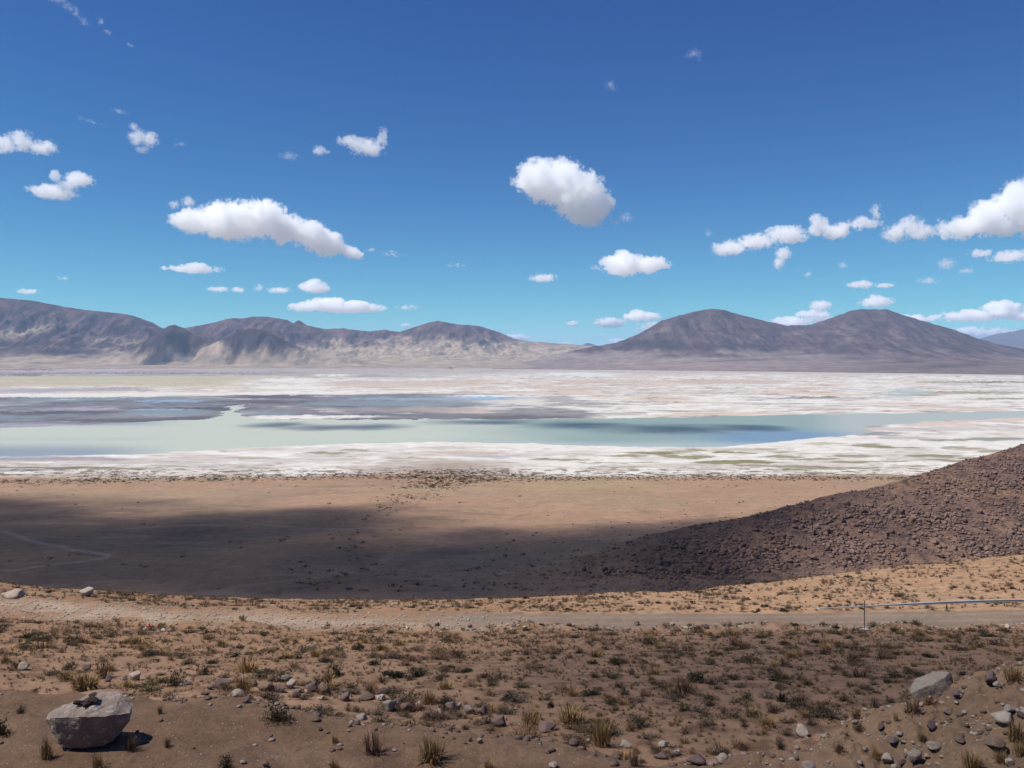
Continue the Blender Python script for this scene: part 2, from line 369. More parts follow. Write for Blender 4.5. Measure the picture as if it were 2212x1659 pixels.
def lake_colour(vx, vy, x, y):
    n0 = fbm(x / 500, y / 500, 3, 81); n1 = fbm(x / 120, y / 120, 3, 82)
    milky = np.array([.50, .53, .43])
    col = np.broadcast_to(milky, vx.shape + (3,)).copy()
    col = mixc(col, np.array([.20, .30, .275]), sm(850, 1350, vx + 200 * n0) * 0.8)  # cloud shade over this half painted into the water as darker teal
    col = mixc(col, np.array([.42, .455, .41]), sm(1720, 1850, vx) * 0.9)
    edge = sm(948, 962, vy + 4 * n1) * sm(500, 900, vx)
    col = mixc(col, np.array([.42, .48, .47]), edge * 0.7)
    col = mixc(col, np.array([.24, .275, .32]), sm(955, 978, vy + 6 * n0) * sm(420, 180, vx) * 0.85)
    blue = np.exp(-(((vx - 1690) / 150) ** 2 + ((vy - 944) / 13) ** 2))
    col = mixc(col, np.array([.13, .24, .43]), np.clip(blue * 1.0, 0, 0.6))
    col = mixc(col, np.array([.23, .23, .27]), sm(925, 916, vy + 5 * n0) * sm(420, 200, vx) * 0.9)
    col = mixc(col, np.array([.40, .44, .42]), 0.5 * np.exp(-((vy - 944 - 8 * n0) / 5) ** 2) * sm(420, 250, vx))
    return col * .79
TRACK = None
def land_colour(vx, vy, x, y, z):
    n0 = fbm(x / 160, y / 160, 4, 91); n1 = fbm(x / 30, y / 30, 4, 92); n2 = fbm(x / 6, y / 6, 4, 93); n3 = fbm(x / 1.2, y / 1.2, 3, 94)
    # valley floor
    col = np.broadcast_to(np.array([.40, .275, .205]), vx.shape + (3,)).copy()
    col = mixc(col, np.array([.37, .29, .215]), sm(-.1, .5, n0) * 0.8)
    col = mixc(col, np.array([.42, .37, .22]), 0.65 * np.exp(-(((vx - 1260) / 170) ** 2 + ((vy - 1049) / 12) ** 2)))
    col = mixc(col, np.array([.31, .215, .155]), sm(1085, 1130, vy + 20 * n0) * sm(1000, 800, vx + 80 * n1) * 0.8)  # darker sand: the cloud's shade put into the colour
    col = mixc(col, np.array([.34, .23, .16]), sm(1150, 1180, vy + 20 * n0) * 0.6)  # more of that shade painted in across the nearer floor
    fan = np.exp(-((x + 95 + 0.45 * (903 - y)) / (26 + 0.07 * (903 - y))) ** 2) * sm(500, 620, y)
    col = mixc(col, np.array([.33, .235, .185]), fan * (0.5 + 0.5 * sm(-.2, .3, n1)))
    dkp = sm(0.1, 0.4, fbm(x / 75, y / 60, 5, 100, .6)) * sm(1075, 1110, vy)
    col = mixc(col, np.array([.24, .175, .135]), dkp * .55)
    streak = sm(0.12, 0.4, fbm(x / 60, y / 22, 5, 95, .6))
    col = mixc(col, np.array([.44, .345, .265]), streak * 0.4)
    for P, wd, c_, a in TRACK:
        d = seg_dist(x + 2.5 * n1, y + 2.5 * n1, P)
        col = mixc(col, np.array(c_), sm(wd * 1.6, wd * 0.5, d) * a)
    # dark rocky hill
    hz = hill_z(x, y) - plain_z(x, y)
    hzf = hz + np.where(y < np.interp(x, CRX, CRY), 9 * sm(20, 70, x), 0)
    hw = sm(-0.5, 4.5, hzf + 3.5 * n1 + 2.5 * n2) * sm(200, 240, y) * sm(-5, 95, x + 30 * n1 + 8 * n2)
    hc = mixc(np.broadcast_to(np.array([.22, .15, .135]), vx.shape + (3,)).copy(), np.array([.30, .20, .16]), sm(-.1, .5, n1 + .4 * n2))
    hc = mixc(hc, np.array([.33, .215, .155]), sm(.1, .45, fbm(x / 45, y / 45, 3, 101)) * .6)
    hc = mixc(hc, np.array([.11, .08, .075]), sm(0.0, .4, n2 + .5 * n3))
    col = mixc(col, hc, hw)
    # slope beyond the road
    st = sm(170, 150, y)
    ry = road_y(x)
    sc = mixc(np.broadcast_to(np.array([.45, .30, .20]), vx.shape + (3,)).copy(), np.array([.32, .205, .135]), sm(30, -20, x + 10 * n1))
    sc = mixc(sc, np.array([.40, .30, .215]), sm(0, .5, n2 + .4 * n1) * 0.5)
    sc = mixc(sc, np.array([.20, .125, .08]), sm(.0, .5, n3 + .5 * n2) * 0.6)
    col = mixc(col, sc, st)
    # slope below the road
    lo = sm(0.6, -0.6, y - (ry - RHW))
    lc = mixc(np.broadcast_to(np.array([.30, .196, .142]), vx.shape + (3,)).copy(), np.array([.33, .21, .142]), sm(10, -20, x + 12 * n1) * sm(44, 60, y) * 0.9)  # sunlit left part below the road painted warmer and brighter
    lc = mixc(lc, np.array([.135, .085, .06]), sm(-.05, .45, n3 + .5 * n2) * 0.75)
    lc = mixc(lc, np.array([.34, .245, .175]), sm(.1, .5, fbm(x / .5, y / .8, 3, 98)) * .5)
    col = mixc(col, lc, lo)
    # spilled pale gravel along the road
    gl = np.exp(-((y - ry + 0.2 - 1.2 * n1) / (1.7 + 1.0 * sm(-10, -35, x))) ** 2) * sm(8, -6, x + 5 * n1)
    col = mixc(col, np.array([.42, .35, .30]), np.clip(gl * (0.6 + .6 * n2 + .7 * n3), 0, .85))
    gl2 = np.exp(-((y - (ry - RHW - 1.2)) / 1.0) ** 2) * sm(-.2, .3, n2)
    col = mixc(col, np.array([.40, .33, .28]), gl2 * 0.6)
    # sand pad
    ye = np.interp(x, [-40, -10.9, -5.9, -2.3, 0, 1.6, 2.7, 5, 7.2, 10, 30], [19, 18.1, 17.5, 16.4, 16, 15.1, 14.5, 13.7, 13.7, 13.5, 13])
    pad = sm(1.6, -1.4, y - ye + 0.9 * n3)
    pc = mixc(np.broadcast_to(np.array([.24, .152, .104]), vx.shape + (3,)).copy(), np.array([.285, .185, .128]), sm(-.2, .4, n3))
    pc = mixc(pc, np.array([.29, .205, .145]), sm(2.5, 5, x) * 0.6)
    pc = mixc(pc, np.array([.17, .105, .075]), sm(.15, .5, fbm(x / .35, y / .5, 3, 96)) * .45)
    pc = pc * np.array([.80, .835, .88])
    col = mixc(col, pc, pad)
    # road
    rd = sm(RHW + 0.35, RHW - 0.15, np.abs(y - ry) + 0.25 * n3) * sm(-16, -6, x + 6 * n1)
    u = (y - ry)
    rc = mixc(np.broadcast_to(np.array([.27, .215, .18]), vx.shape + (3,)).copy(), np.array([.31, .25, .215]), np.exp(-((u + 0.9) / .35) ** 2) + np.exp(-((u - 0.9) / .35) ** 2))
    rc = mixc(rc, np.array([.24, .20, .18]), sm(.1, .5, fbm(x / 6, y / .5, 3, 97)) * 0.5)
    col = mixc(col, rc, rd)
    return np.clip(col * np.array([.68, .625, .545]) * (1 + 0.12 * n2[..., None]), 0.015, 0.8)

# tracks and dry gullies on the valley floor
TRACK = [(pl([(-120, 1120), (0, 1147), (60, 1165), (130, 1180), (200, 1193), (232, 1199), (225, 1206), (170, 1214), (100, 1221), (20, 1233), (-80, 1228)]), 2.0, (.47, .37, .30), 0.75),
         (pl([(440, 1285), (520, 1266), (600, 1256), (680, 1249), (760, 1238), (810, 1222), (840, 1205), (852, 1190)]), 2.2, (.42, .31, .23), 0.5),
         (pl([(780, 1238), (770, 1205), (762, 1180), (770, 1150), (800, 1125), (850, 1105), (900, 1090), (930, 1060)]), 1.6, (.21, .15, .12), 0.4),
         (pl([(560, 1280), (680, 1264), (800, 1256), (900, 1254)]), 1.2, (.20, .145, .12), 0.5),
         (pl([(860, 1250), (960, 1238), (1040, 1226), (1100, 1218)]), 1.0, (.20, .145, .12), 0.4),
         (pl([(240, 1150), (400, 1160), (520, 1158), (640, 1164)]), 1.2, (.19, .14, .115), 0.45),
         (pl([(-50, 1105), (140, 1112), (330, 1122), (520, 1118)]), 1.6, (.43, .33, .26), 0.4),
         (pl([(840, 1205), (900, 1188), (980, 1170), (1060, 1160)]), 1.4, (.43, .33, .26), 0.35),
         (pl([(450, 1292), (600, 1272), (720, 1264), (840, 1240), (880, 1216)]), 1.0, (.18, .13, .10), 0.45),
         (pl([(470, 1118), (560, 1132), (640, 1140), (720, 1143), (800, 1140)]), 2.0, (.40, .33, .29), 0.5),
         (pl([(150, 1192), (190, 1199), (228, 1204)]), 0.7, (.12, .09, .08), 0.8)]

# ------------------------------------------------------------------ ground sheet
def lin(a, b, step): return np.arange(a, b, step)
inv = 1 / np.linspace(1 / 900.0, 1 / 8600.0, 280)
ys = np.concatenate([lin(-40, 6, 2.3), lin(6, 11, .25), lin(11, 20, .06), lin(20, 38, .2), lin(38, 74, .25), lin(74, 84, .12), lin(84, 140, .5), lin(140, 330, 4.5),
                     330 * (900 / 330) ** np.linspace(0, 1, 230, endpoint=False), inv, 8600 * (45000 / 8600) ** np.linspace(0.05, 1, 24)])
ci = np.linspace(-.68, .68, 900); co_ = .68 * (3.0 / .68) ** np.linspace(0, 1, 34)[1:]
cs = np.concatenate([-co_[::-1], ci, co_])
YY, CC = np.meshgrid(ys, cs, indexing='ij')
XX = CC * np.maximum(np.abs(YY), 12)
ZZ = height(XX, YY)
VX, VY = proj(XX, YY, ZZ)
nr, nc = YY.shape
salarw = (ZZ < 0.6) & (YY > 800)
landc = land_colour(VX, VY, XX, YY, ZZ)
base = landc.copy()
k = sm(1.6, 0.2, ZZ + 0.8 * fbm(XX / 12, YY / 20, 3, 99)) * (YY > 700)
rows = np.where((YY > 700).any(1))[0]; r0 = rows[0]
sal = salar_colour(VX[r0:], VY[r0:], XX[r0:], YY[r0:])
base[r0:] = mixc(base[r0:], sal, k[r0:]) if False else base[r0:] + (sal - base[r0:]) * k[r0:][..., None]
base[YY > 8700] = (.36, .30, .27)
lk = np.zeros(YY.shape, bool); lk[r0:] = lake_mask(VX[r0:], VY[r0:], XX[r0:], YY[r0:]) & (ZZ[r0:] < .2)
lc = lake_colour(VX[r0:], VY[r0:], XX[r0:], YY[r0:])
idx = np.arange(nr * nc).reshape(nr, nc)
quads = np.stack([idx[:-1, :-1], idx[:-1, 1:], idx[1:, 1:], idx[1:, :-1]], -1)
zone = np.zeros((nr - 1, nc - 1), int)
hzd = hill_z(XX, YY) - plain_z(XX, YY)
zone[(YY[:-1, :-1] > 330)] = 2
zone[((hzd > 1.5) & (YY > 240) & (XX > 25))[:-1, :-1]] = 1
zone[(salarw)[:-1, :-1]] = 3
zone[lk[:-1, :-1] & lk[1:, 1:]] = 4
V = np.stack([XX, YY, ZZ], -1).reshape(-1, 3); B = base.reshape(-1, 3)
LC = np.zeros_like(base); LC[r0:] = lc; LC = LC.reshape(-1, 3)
for zi, (nm, mk, lab) in enumerate((('ground', 'ground', 'brown sandy slope with a pad of bare sand and a dirt road below'), ('hill', 'hillrock', 'dark brown hillside strewn with lava blocks'),
                                    ('plain', 'plain', 'bare valley floor of pinkish sand, partly under cloud shadow'), ('salt_flat', 'salt', 'white salt flat streaked with grey mud'), ('lake', 'lake', 'shallow milky green lake on the salt flat'))):
    q = quads[zone == zi].reshape(-1, 4)
    used, invx = np.unique(q, return_inverse=True)
    me = mesh_np(nm, V[used], invx.reshape(-1, 4), M[mk], True)
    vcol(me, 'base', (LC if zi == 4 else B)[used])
    o = link(nm, me); tag(o, lab, kind='structure')
print('ground', nr, nc)

# ------------------------------------------------------------------ mountains
def mountain_mat(name):
    m, n, b = new_mat(name)
    at = n.nodes.new('ShaderNodeAttribute'); at.attribute_name = 'base'; co = coord(n)
    f = nz(n, 0.006, 8, 0.65, co)
    g = rng(n, f, 0.3, 0.7, 0.6, 1.4); comb = n.nodes.new('ShaderNodeCombineColor')
    for q in range(3): n.links.new(g, comb.inputs[q])
    n.links.new(mixn(n, 1.0, at.outputs['Color'], comb.outputs[0], 'MULTIPLY'), b.inputs['Base Color'])
    b.inputs['Roughness'].default_value = 1.0; b.inputs['Specular IOR Level'].default_value = 0.0
    bump(n, b, nz(n, 0.010, 8, 0.72, co), 0.75, 40.0)
    return m
M['mountain'] = mountain_mat('bare_mountain_rock')
def mountain(name, label, sky_pts, dc, db, colour, seed, ncol=760, nrow=230, gul=0.10, warp=0.012, steep=2.2, back=0.7, apron=.22):
    sx = np.array([p[0] for p in sky_pts], float); sy = np.array([p[1] for p in sky_pts], float)
    c = np.linspace((sx[0] - 1106) / F, (sx[-1] - 1106) / F, ncol)
    t = np.concatenate([np.linspace(0, 1, nrow), 1 + back * np.linspace(0, 1, 30)[1:]])
    T, Cc = np.meshgrid(t, c, indexing='ij')
    vx = 1106 + F * Cc
    dbv = np.interp(vx, [p[0] for p in db], [p[1] for p in db]); dcv = np.interp(vx, [p[0] for p in dc], [p[1] for p in dc])
    Y = dbv + (dcv - dbv) * T
    q = np.clip(T, 0, 1); fall = np.clip((T - 1) / back, 0, 1)
    x0 = Cc * dcv; 
    wv = warp * (1 - q) * fbm(x0 / 900, Y / 1500, 4, seed) * 2.0
    cz = np.clip(Cc + wv, c[0], c[-1])
    syv = np.interp(1106 + F * cz, sx, sy)
    zc = H + (HZ - syv) / F * dcv
    pr = apron * q + (1 - apron) * np.clip((q - 0.35) / 0.65, 0, 1) ** steep
    X = Cc * Y
    rn = 1 - np.abs(fbm(X / 420, Y / 900, 5, seed + 3)) * 2.2
    rn2 = 1 - np.abs(fbm(X / 160, Y / 380, 4, seed + 5)) * 2.0
    rn3 = 1 - np.abs(fbm(X / 70, Y / 260, 3, seed + 9)) * 2.0
    env = np.sin(np.pi * np.clip((q - .15) / .85, 0, 1) ** 1.3) ** 1.0
    Z = zc * pr * (1 + gul * env * (rn - .5) + gul * .5 * env * (rn2 - .5) + gul * .22 * env * (rn3 - .5)) + (6 * fbm(X / 60, Y / 60, 2, seed + 7)) * (q > .97)
    Z = Z * (1 - fall ** 1.4) - 3 * (q < 0.001)
    rel = Z / np.maximum(zc, 1)
    rowv = HZ - F * (Z - H) / Y
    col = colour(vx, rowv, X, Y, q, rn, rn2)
    id_ = np.arange(T.size).reshape(T.shape)
    qd = np.stack([id_[:-1, :-1], id_[:-1, 1:], id_[1:, 1:], id_[1:, :-1]], -1).reshape(-1, 4)
    me = mesh_np(name, np.stack([X, Y, Z], -1).reshape(-1, 3), qd, M['mountain'], True)
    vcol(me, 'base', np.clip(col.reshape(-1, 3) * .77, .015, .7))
    return tag(link(name, me), label, kind='structure')
def full(c, s): return np.broadcast_to(np.array(c, float), s + (3,)).copy()
ROCK = (.108, .068, .080); REDR = (.18, .10, .088); SAND = (.44, .35, .26); DARK = (.045, .038, .043)
def col_left(vx, vy, X, Y, q, rn, rn2):
    n = fbm(X / 700, Y / 700, 5, 201); m = fbm(X / 220, Y / 300, 5, 202)
    c = full(ROCK, vx.shape)
    c = mixc(c, REDR, sm(0.05, .5, m + .3 * n) * .7)
    c = mixc(c, DARK, sm(.0, .5, -m + .3 * n) * .6)
    g_ = fbm(X / 95, Y / 900, 4, 204, .6)
    c = mixc(c, (.22, .15, .13), sm(.1, .35, g_) * .45); c = mixc(c, DARK, sm(.1, .4, -g_) * .5)
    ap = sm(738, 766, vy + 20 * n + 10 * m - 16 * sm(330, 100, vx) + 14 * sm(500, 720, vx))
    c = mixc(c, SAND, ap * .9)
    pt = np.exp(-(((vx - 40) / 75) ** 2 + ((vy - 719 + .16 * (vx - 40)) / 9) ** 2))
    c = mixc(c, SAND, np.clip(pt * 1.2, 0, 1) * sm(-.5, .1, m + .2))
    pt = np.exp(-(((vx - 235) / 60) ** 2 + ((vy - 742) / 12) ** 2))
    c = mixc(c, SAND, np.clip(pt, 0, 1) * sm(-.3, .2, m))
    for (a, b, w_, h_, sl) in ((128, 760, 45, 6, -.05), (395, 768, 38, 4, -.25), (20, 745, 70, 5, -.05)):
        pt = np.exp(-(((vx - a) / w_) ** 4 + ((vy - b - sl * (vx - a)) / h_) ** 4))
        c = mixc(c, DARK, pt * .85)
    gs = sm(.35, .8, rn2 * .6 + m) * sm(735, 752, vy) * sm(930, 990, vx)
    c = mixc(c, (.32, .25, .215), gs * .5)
    c = mixc(c, (.33, .27, .235), sm(785, 792, vy) * .6)
    return c
def col_right(vx, vy, X, Y, q, rn, rn2):
    n = fbm(X / 800, Y / 800, 5, 211); m = fbm(X / 240, Y / 420, 5, 212)
    c = full((.100, .065, .073), vx.shape)
    c = mixc(c, (.14, .10, .095), sm(0, .5, m + .4 * n) * .8)
    c = mixc(c, (.24, .18, .155), sm(.25, .6, m + .5 * (rn - .5)) * .55 * sm(690, 720, vy))
    c = mixc(c, DARK, sm(.15, .5, -m + .4 * n) * .5)
    g_ = fbm(X / 85, Y / 1100, 4, 214, .6)
    c = mixc(c, (.18, .14, .135), sm(.08, .35, g_) * .5 * sm(680, 705, vy)); c = mixc(c, DARK, sm(.1, .4, -g_) * .45)
    pt = np.exp(-(((vx - 1410) / 70) ** 4 + ((vy - 743 - .05 * (vx - 1410) + 6 * n) / 11) ** 4))  # the big cloud's shadow painted as a dark patch on the flank
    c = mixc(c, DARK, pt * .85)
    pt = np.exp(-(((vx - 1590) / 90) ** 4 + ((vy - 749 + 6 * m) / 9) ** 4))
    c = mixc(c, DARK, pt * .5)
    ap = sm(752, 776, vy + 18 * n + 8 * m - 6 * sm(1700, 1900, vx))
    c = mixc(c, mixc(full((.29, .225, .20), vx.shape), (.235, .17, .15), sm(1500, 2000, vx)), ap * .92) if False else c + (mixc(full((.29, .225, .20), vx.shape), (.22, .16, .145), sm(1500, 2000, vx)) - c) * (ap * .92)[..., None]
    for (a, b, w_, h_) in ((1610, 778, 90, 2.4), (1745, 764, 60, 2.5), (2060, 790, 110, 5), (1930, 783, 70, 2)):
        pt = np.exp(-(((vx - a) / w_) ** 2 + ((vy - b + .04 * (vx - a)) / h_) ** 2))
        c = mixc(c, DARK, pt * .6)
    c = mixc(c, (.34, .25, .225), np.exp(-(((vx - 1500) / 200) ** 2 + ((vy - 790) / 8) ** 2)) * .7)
    return c
def col_dark(vx, vy, X, Y, q, rn, rn2):
    m = fbm(X / 240, Y / 420, 5, 222)
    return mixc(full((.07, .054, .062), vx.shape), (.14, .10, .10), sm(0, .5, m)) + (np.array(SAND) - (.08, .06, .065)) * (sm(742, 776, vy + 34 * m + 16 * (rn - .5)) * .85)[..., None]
def col_blue(vx, vy, X, Y, q, rn, rn2):
    m = fbm(X / 900, Y / 900, 5, 232)
    return mixc(full((.11, .085, .10), vx.shape), (.30, .25, .25), sm(.2, .5, m) * sm(735, 720, vy))
LEFT = [(-900, 655), (-500, 640), (-200, 632), (-60, 640), (0, 643), (75, 650), (140, 663), (200, 671), (250, 676), (285, 681), (330, 697), (350, 709), (400, 708), (420, 705), (470, 695), (488, 689), (505, 687), (520, 688), (545, 684), (580, 684), (620, 691), (636, 699), (660, 702), (700, 711), (740, 709), (760, 712), (800, 716), (830, 712), (862, 717), (900, 705), (930, 696), (945, 693), (985, 700), (1035, 704), (1080, 718), (1110, 732), (1150, 738), (1230, 743), (1290, 749), (1350, 757), (1450, 764)]
mountain('mountain_range', 'long purple brown mountain range with pale sandy aprons', LEFT, [(-900, 10500), (0, 10500), (600, 11500), (1450, 12500)], [(-900, 7400), (0, 7400), (900, 7900), (1450, 7700)], col_left, 301, gul=.30, warp=.022)
RIGHT = [(1030, 792), (1110, 785), (1170, 775), (1215, 762), (1280, 749), (1330, 741), (1380, 721), (1430, 692), (1465, 682), (1510, 671), (1537, 666), (1560, 669), (1600, 680), (1650, 693), (1700, 703), (1750, 702), (1800, 685), (1838, 671), (1860, 668), (1915, 668), (1945, 678), (2000, 695), (2060, 712), (2110, 730), (2160, 745), (2212, 753), (2300, 757), (2700, 760)]
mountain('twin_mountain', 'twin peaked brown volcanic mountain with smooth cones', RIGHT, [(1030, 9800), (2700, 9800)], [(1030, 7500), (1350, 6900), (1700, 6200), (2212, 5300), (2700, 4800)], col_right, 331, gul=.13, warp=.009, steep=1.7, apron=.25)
mountain('foothill', 'small dark pointed hill in front of the mountain range', [(150, 793), (205, 781), (262, 762), (310, 738), (345, 715), (365, 704), (376, 701), (390, 706), (420, 722), (455, 738), (500, 757), (540, 772), (590, 793)], [(200, 8700), (600, 8700)], [(200, 8250), (600, 8250)], col_dark, 351, 160, 80, gul=.3, warp=.02, steep=1.2, apron=.3)
mountain('foothill', 'broad dark hill in front of the mountain range', [(330, 793), (390, 772), (440, 752), (480, 733), (510, 716), (545, 709), (575, 714), (610, 733), (650, 752), (690, 764), (760, 774), (850, 793)], [(380, 8600), (800, 8600)], [(380, 8150), (800, 8150)], col_dark, 361, 160, 80, gul=.3, warp=.025, steep=1.2, apron=.3)
mountain('rock_spire', 'small sharp peak on the crest of the range', [(612, 720), (632, 699), (641, 693.5), (645, 691.5), (652, 695), (664, 703), (690, 730)], [(600, 11620), (700, 11620)], [(600, 11450), (700, 11450)], col_left, 371, 60, 40, gul=.02, warp=0, steep=1.0, apron=.5)
mountain('distant_mountain', 'distant blue mountain beyond the twin peaks', [(2080, 748), (2122, 730), (2150, 722), (2175, 718), (2195, 715), (2212, 710), (2240, 704), (2300, 700), (2500, 715), (2700, 740)], [(2000, 22000), (2800, 22000)], [(2000, 19500), (2800, 19500)], col_blue, 381, 160, 80, gul=.1, warp=.002, steep=1.2, apron=.4)
mountain('distant_peak', 'tiny distant blue peak in the pass', [(1235, 750), (1255, 746), (1268, 740.5), (1276, 742), (1290, 746.5), (1310, 750)], [(1200, 21000), (1400, 21000)], [(1200, 20000), (1400, 20000)], col_blue, 391, 60, 40, gul=.05, warp=0, steep=1.2, apron=.4)
mountain('mound', 'small dark mound on the far shore of the salt flat', [(955, 798), (961, 794.5), (968, 791.5), (974, 793.5), (981, 798)], [(900, 7350), (1000, 7350)], [(900, 7300), (1000, 7300)], col_dark, 395, 24, 20, gul=.02, warp=0, steep=1.0, apron=.5)

# ------------------------------------------------------------------ clouds
KINDS = {          # density per metre, size of the lumps, how far noise eats in, softness of the rim, how much is eaten overall
    'cloud': (.0125, (2.2, 5.5, 14.0), (1.5, 1.7, 1.2), .16, .0),
    'cloud_soft': (.013, (2.6, 6.0, 15.0), (2.2, 2.2, 1.6), .36, .04),
    'cloud_wisp': (.009, (2.6, 6.5, 18.0), (3.4, 3.2, 2.4), .8, .25),
    'cloud_shade': (.0125, (1.2, 4.0, 9.0), (1.2, .8, .4), .5, .0),
    'cloud_veil': (.024, (1.2, 4.0, 9.0), (1.0, .8, .4), .9, .0)}
def cloud_mat(kind, ells, gain=1.0, unit=1.0):
    """vapour: the density of a set of soft ellipsoids (centre, radii, tilt), eaten into by noise; a breath of white marks its rim"""
    dens, sc, am, edge, eat = KINDS[kind]
    m = bpy.data.materials.new(kind); m.use_nodes = True; n = m.node_tree; n.nodes.clear()
    out = n.nodes.new('ShaderNodeOutputMaterial'); pv = n.nodes.new('ShaderNodeVolumePrincipled')
    pv.inputs['Color'].default_value = (1, 1, 1, 1); pv.inputs['Anisotropy'].default_value = 0.25
    co = coord(n); acc = None
    for (c, r, t) in ells:
        mp = n.nodes.new('ShaderNodeMapping'); mp.vector_type = 'TEXTURE'
        mp.inputs['Location'].default_value = c; mp.inputs['Scale'].default_value = r; mp.inputs['Rotation'].default_value = (0, -t, 0)
        n.links.new(co, mp.inputs['Vector'])
        l = n.nodes.new('ShaderNodeVectorMath'); l.operation = 'LENGTH'; n.links.new(mp.outputs[0], l.inputs[0])
        v = math2(n, 'SUBTRACT', 1.0, l.outputs['Value'])
        if acc is None: acc = v
        else:
            sx = n.nodes.new('ShaderNodeMath'); sx.operation = 'SMOOTH_MAX'; n.links.new(acc, sx.inputs[0]); n.links.new(v, sx.inputs[1]); sx.inputs[2].default_value = .25
            acc = sx.outputs[0]
    oi = n.nodes.new('ShaderNodeObjectInfo')
    off = n.nodes.new('ShaderNodeVectorMath'); off.operation = 'ADD'; n.links.new(co, off.inputs[0])
    cmb = n.nodes.new('ShaderNodeCombineXYZ')
    for q in range(3): n.links.new(math2(n, 'MULTIPLY', oi.outputs['Random'], 37.0 + 11 * q), cmb.inputs[q])
    n.links.new(cmb.outputs[0], off.inputs[1])
    e = math2(n, 'SUBTRACT', acc, eat)
    for s_, a_ in zip(sc, am):
        f = nz(n, s_ / unit, 3, .55, off.outputs[0])
        e = math2(n, 'ADD', e, math2(n, 'MULTIPLY', math2(n, 'SUBTRACT', f, .5), a_))
    d = math2(n, 'MULTIPLY', rng(n, e, 0.0, edge, 0, dens * gain, True), rng(n, acc, -.36, -.10, 0, 1, True))
    n.links.new(d, pv.inputs['Density']); n.links.new(pv.outputs[0], out.inputs['Volume'])
    tr = n.nodes.new('ShaderNodeBsdfTransparent'); df = n.nodes.new('ShaderNodeBsdfDiffuse'); mx = n.nodes.new('ShaderNodeMixShader')
    n.links.new(rng(n, e, .0, .4, 0, .004), mx.inputs[0]); n.links.new(tr.outputs[0], mx.inputs[1]); n.links.new(df.outputs[0], mx.inputs[2])
    n.links.new(mx.outputs[0], out.inputs['Surface'])
    return m
VC = 1500.0
def ico(sub):
    bm = bmesh.new(); bmesh.ops.create_icosphere(bm, subdivisions=sub, radius=1)
    v = np.array([q.co[:] for q in bm.verts]); f = np.array([[q.index for q in p.verts] for p in bm.faces]); bm.free(); return v, f
IV2, IF2 = ico(2)
def blob_mesh(blobs, voxel):
    """the outer skin of a set of overlapping ellipsoids, as one mesh"""
    vs = []; fs = []; k = 0
    for (p, r, t) in blobs:
        v = IV2 * np.array(r); ca, sa = math.cos(t), math.sin(t)
        v = np.stack([v[:, 0] * ca - v[:, 2] * sa, v[:, 1], v[:, 0] * sa + v[:, 2] * ca], -1)
        vs.append(v + np.array(p)); fs.append(IF2 + k); k += len(IV2)
    me = mesh_np('lumps', np.concatenate(vs), np.concatenate(fs))
    o = bpy.data.objects.new('lumps', me); C.objects.link(o)
    m = o.modifiers.new('r', 'REMESH'); m.mode = 'VOXEL'; m.voxel_size = voxel
    dg = bpy.context.evaluated_depsgraph_get(); dg.update()
    out = bpy.data.meshes.new_from_object(o.evaluated_get(dg))
    bpy.data.objects.remove(o); bpy.data.meshes.remove(me)
    out.polygons.foreach_set('use_smooth', np.ones(len(out.polygons), bool)); out.update()
    return out
def cloud(label, ells, kind='cloud', alt=VC, basey=None, voxel=0.05, disp=None, n=1.0, gain=1.0):
    rd = random.Random(label)
    ells = [(e[0], e[1], e[2], e[3], e[4] if len(e) > 4 else 0) for e in ells]
    x0 = min(e[0] - e[2] for e in ells); x1 = max(e[0] + e[2] for e in ells)
    cx = (x0 + x1) / 2; cy = sum(e[1] for e in ells) / len(ells)
    by = basey or max(e[1] + e[3] for e in ells)
    D = alt * F / max(HZ - by, 22.0)
    unit = min(1.0, max(0.22, (x1 - x0) / 190.0))
    E = []; blobs = []
    for (ex, ey, rx, ry, t) in ells:
        c = ((ex - cx) / 100, rd.uniform(-.25, .25) * ry / 100, -(ey - cy) / 100)
        r = (rx * 1.0 / 100, min(rx, 1.5 * ry) * 1.0 / 100, ry * 1.0 / 100)
        E.append((c, r, t)); ca, sa = math.cos(t), math.sin(t)
        blobs.append((c, tuple(q * 1.36 for q in r), t))
    mr = min(min(r[0], r[2]) for _, r, _ in blobs)
    me = blob_mesh(blobs, min(.06, max(mr / 3.5, .012)))
    me.materials.append(cloud_mat(kind, E, gain * 1.0, unit))
    o = bpy.data.objects.new('cloud', me); C.objects.link(o)
    o.location = ((cx - 1106) / F * D, D, H + (HZ - cy) / F * D); o.scale = (D / F * 100,) * 3
    o.rotation_euler = (0, 0, -math.atan2((cx - 1106) / F, 1))
    tag(o, label, 'cloud', 'white clouds in the blue sky')
    return o
